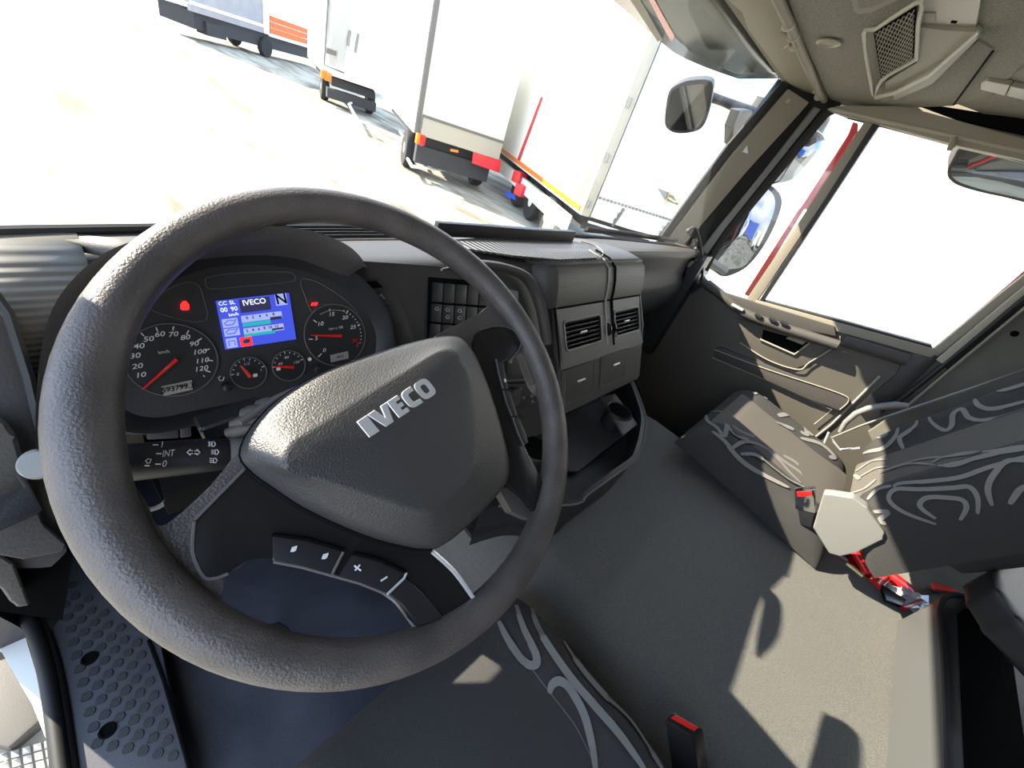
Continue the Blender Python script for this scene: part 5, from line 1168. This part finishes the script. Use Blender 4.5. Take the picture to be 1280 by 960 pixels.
# roller blind rod
rd = empty('sun_blind_rod', V((.6, .2, 1.44)), 'beige sun blind tube with clips along the header board', 'rod')
RP = plane3(V((0, .24, 1.435)), V((1, .24, 1.435)), V((0, 0, 1.47)))
r0, r1, r2, r3 = [on(RP, a, c_, .004) for a, c_ in ((955, -40), (990, 36), (1024, 115), (1036, 134))]
MB().tube([r0, r1, r2, r3], .010, 14).build('tube', M['beige'], rd)
for a, c_ in ((986, 30), (992, 44), (995, 56), (1024, 120)): MB().lathe(on(RP, a, c_, .004), (r2 - r1), [(.013, -.004), (.014, 0), (.013, .004)], 18).build('clip', M['beige_light'], rd)
for a, c_, a2, c2 in ((983, 42, 975, 38), (988, 55, 981, 60), (1023, 119, 1017, 115)): MB().tube([on(RP, a, c_, .006), on(RP, a2, c2, .008)], .0035, 8).build('clip_arm', M['beige'], rd)
# exterior sun visor
sv = empty('sun_visor', V((0, .5, 1.41)), 'dark tinted outside sun visor above the windshield', 'sun visor')
def vp(x, t_):
    edge = .60 - (.0 if x < .62 else .20 * ((x - .62) / .42) ** 1.5)
    y = .325 + (edge - .325) * t_; return V((x, y, 1.446 - .055 * ((y - .325) / .27) ** 1.0))
b = MB(); b.grid([[vp(x, t_) for t_ in (0, .25, .5, .75, 1)] for x in [-1.04 + 1.96 * i / 28 for i in range(29)]])
mat('visor_plastic', (.028, .036, .030), .15, spec=.12)
b.build('visor_shade', M['visor_plastic'], sv, solid=.004)
VPn = plane3(vp(.3, 0), vp(.3, 1), vp(.6, 1))
MB().prism(P(VPn, [(812, -20), (818, 0), (843, 45), (840, 52), (833, 42), (806, -10)], .002), -VPn[1] * .003).build('red_reflection', M['red_paint'], sv, smooth=False)  # painted strip standing in for the red cab front reflected in the visor
MB().prism(P(VPn, [(788, -20), (808, 14), (828, 50), (822, 52), (797, 14), (775, -20)], .002), -VPn[1] * .003).build('pale_reflection', M['beige'], sv, smooth=False)  # beige strip painted as a pale reflection of the cab
# ================================================================== mirrors outside
fmr = empty('front_mirror', V((1.1, .62, 1.35)), 'small front mirror on an arm outside the windshield corner', 'mirror')
n0 = (CAM - V((1.08, .62, 1.3))).normalized()
# glass sees down to the yard before the cab
MPl = (on(Y(.64), 860, 133), (n0 + V((-.05, -.05, -.35))).normalized())
ol = sp2([(833, 160), (831, 145), (835, 118), (842, 108), (858, 101), (880, 99), (891, 104), (890, 120), (884, 148), (873, 163), (848, 167)], 3)
MB().prism(P(MPl, ol, .0), -MPl[1] * .05, .010, 3).build('mirror_housing', M['dark_plastic'], fmr)
il = sp2([(835, 158), (834, 145), (838, 120), (844, 111), (860, 107), (880, 105), (887, 108), (886, 122), (880, 146), (870, 160), (848, 163)], 3)
MB().prism(P(MPl, il, .002), -MPl[1] * .001).build('mirror_glass', M['mirror_clear'], fmr, smooth=False)
MB().tube([on(Y(.64), 888, 121), on(Y(.60), 905, 127), on(Y(.56), 922, 134), on(Y(.52), 938, 142)], [.018, .017, .02, .026], 12).build('arm', M['dark_plastic'], fmr)
MB().prism(P(Y(.50), [(925, 138), (941, 138), (941, 146), (935, 155), (957, 122), (965, 130), (940, 165), (922, 188), (915, 182), (916, 160)]), V((0, .04, 0)), .008, 3).build('arm_foot', M['dark_plastic'], fmr)
wp_ = empty('wiper', V((.6, .45, .88)), 'thin black windshield wiper lying along the lower right edge of the glass', 'wiper')
wl = [ws_base(x) + V((0, .02 + .02 * (x - .3), .018)) for x in (.30, .45, .6, .75, .88)]
MB().tube(wl, .006, 8).build('wiper_arm', M['seal'], wp_)
MB().tube([p + V((0, .006, -.010)) for p in wl], .004, 6).build('wiper_blade', M['black_plastic'], wp_)
def side_mirror(name, label, ol, glass, pl, m='dark_plastic'):
    r = empty(name, on(pl, *ol[0]), label, 'mirror', 'outside mirrors on the right side of the cab'); nn = pl[1]
    MB().prism(P(pl, sp2(ol, 4), 0), -nn * .07, .012, 3).build('mirror_housing', M[m], r)
    g = P(pl, sp2(glass, 4), .003); c = sum(g, V()) / len(g)
    b = MB(); b.grid([[p for p in g], [p.lerp(c, .3) + nn * .003 for p in g], [p.lerp(c, .6) + nn * .005 for p in g], [p.lerp(c, .85) + nn * .0058 for p in g]], close_u=True); b.bm.faces.new(b.last[-1])
    b.build('mirror_glass', M['mirror_clear' if name == 'kerb_mirror' else 'mirror'], r, auto=80); return r
# long main mirror: looks back along the right flank
S1_ = (on(X(1.33), 935, 285), V((-.62, -.78, .03)).normalized())
r = side_mirror('side_mirror', 'tall outside mirror reflecting blue sky and a blue lorry', [(901, 345), (888, 325), (905, 300), (922, 262), (938, 236), (952, 229), (968, 234), (978, 250), (972, 275), (957, 305), (938, 330), (920, 342)],
    [(893, 322), (908, 296), (925, 262), (941, 236), (950, 232), (963, 239), (969, 252), (965, 272), (950, 305), (933, 330), (918, 336), (900, 335)], S1_)
MB().tube([on(S1_, 905, 338, -.02), on(S1_, 890, 328, -.02), on(S1_, 876, 316, -.02)], .03, 10).build('bracket', M['grey_plastic'], r)
S2_ = (on(X(1.33), 1000, 195), V((-.60, -.78, -.10)).normalized())
r = side_mirror('side_mirror', 'round wide angle outside mirror above the tall one', [(958, 225), (968, 205), (985, 182), (1000, 168), (1015, 162), (1028, 167), (1034, 180), (1030, 196), (1018, 212), (1000, 226), (980, 232), (965, 232)],
    [(960, 222), (975, 200), (990, 180), (1003, 167), (1014, 166), (1021, 175), (1019, 190), (1006, 208), (990, 224), (972, 229), (963, 227)], S2_, 'chrome')
MB().tube([on(S2_, 1020, 168, -.05), on(S2_, 1030, 150, -.05), on(S2_, 1028, 138, -.05)], .022, 10).build('bracket', M['grey_plastic'], r)
MB().tube([on(PA, a, c_, -.03) for a, c_ in ((1026, 141), (1012, 165), (975, 226), (967, 229), (936, 226))], .0028, 6).build('mirror_wire', M['seal'], r)
S3_ = (on(X(1.30), 1240, 215), V((-.75, -.35, -.55)).normalized())
r = side_mirror('kerb_mirror', 'pinkish rimmed kerb mirror hanging outside above the passenger window', [(1184, 215), (1190, 200), (1205, 180), (1245, 170), (1320, 185), (1320, 255), (1250, 246), (1205, 235), (1188, 226)],
    [(1188, 214), (1196, 200), (1210, 188), (1245, 180), (1320, 192), (1320, 250), (1250, 242), (1208, 231), (1192, 223)], S3_, 'door_dark')
# ================================================================== grab handle on the pillar
gh = empty('grab_handle', on(PA, 872, 320, .03), 'dark curved grab handle with ridged grip at the foot of the windshield pillar', 'handle')
GP = (PA[0] + PA[1] * .05, PA[1])
MB().tube(spline([on(GP, a, c_) for a, c_ in ((861, 287), (868, 285), (873, 295), (877, 315), (878, 340), (876, 358), (870, 364))], 5), .0055, 10).build('bar', M['dark_plastic'], gh)
for k in range(8): MB().lathe(on(GP, 869.5 + k * .35, 304 + k * 7, .004), V((0, 0, 1)), [(.004, -.006), (.0075, 0), (.004, .006)], 10).build('grip_ridge', M['seam'], gh)
MB().prism(P(GP, [(858, 289), (868, 284), (874, 292), (870, 300), (862, 296)]), -PA[1] * .02, .003).build('mount', M['dark_plastic'], gh)
MB().prism(P(GP, [(866, 350), (880, 352), (879, 366), (864, 368)]), -PA[1] * .02, .003).build('mount', M['black_plastic'], gh)
MB().lathe(on(GP, 866, 331, -.01), PA[1], [(.02, 0), (.022, .004), (.015, .008)], 20).build('speaker_dome', M['grey_plastic'], gh)
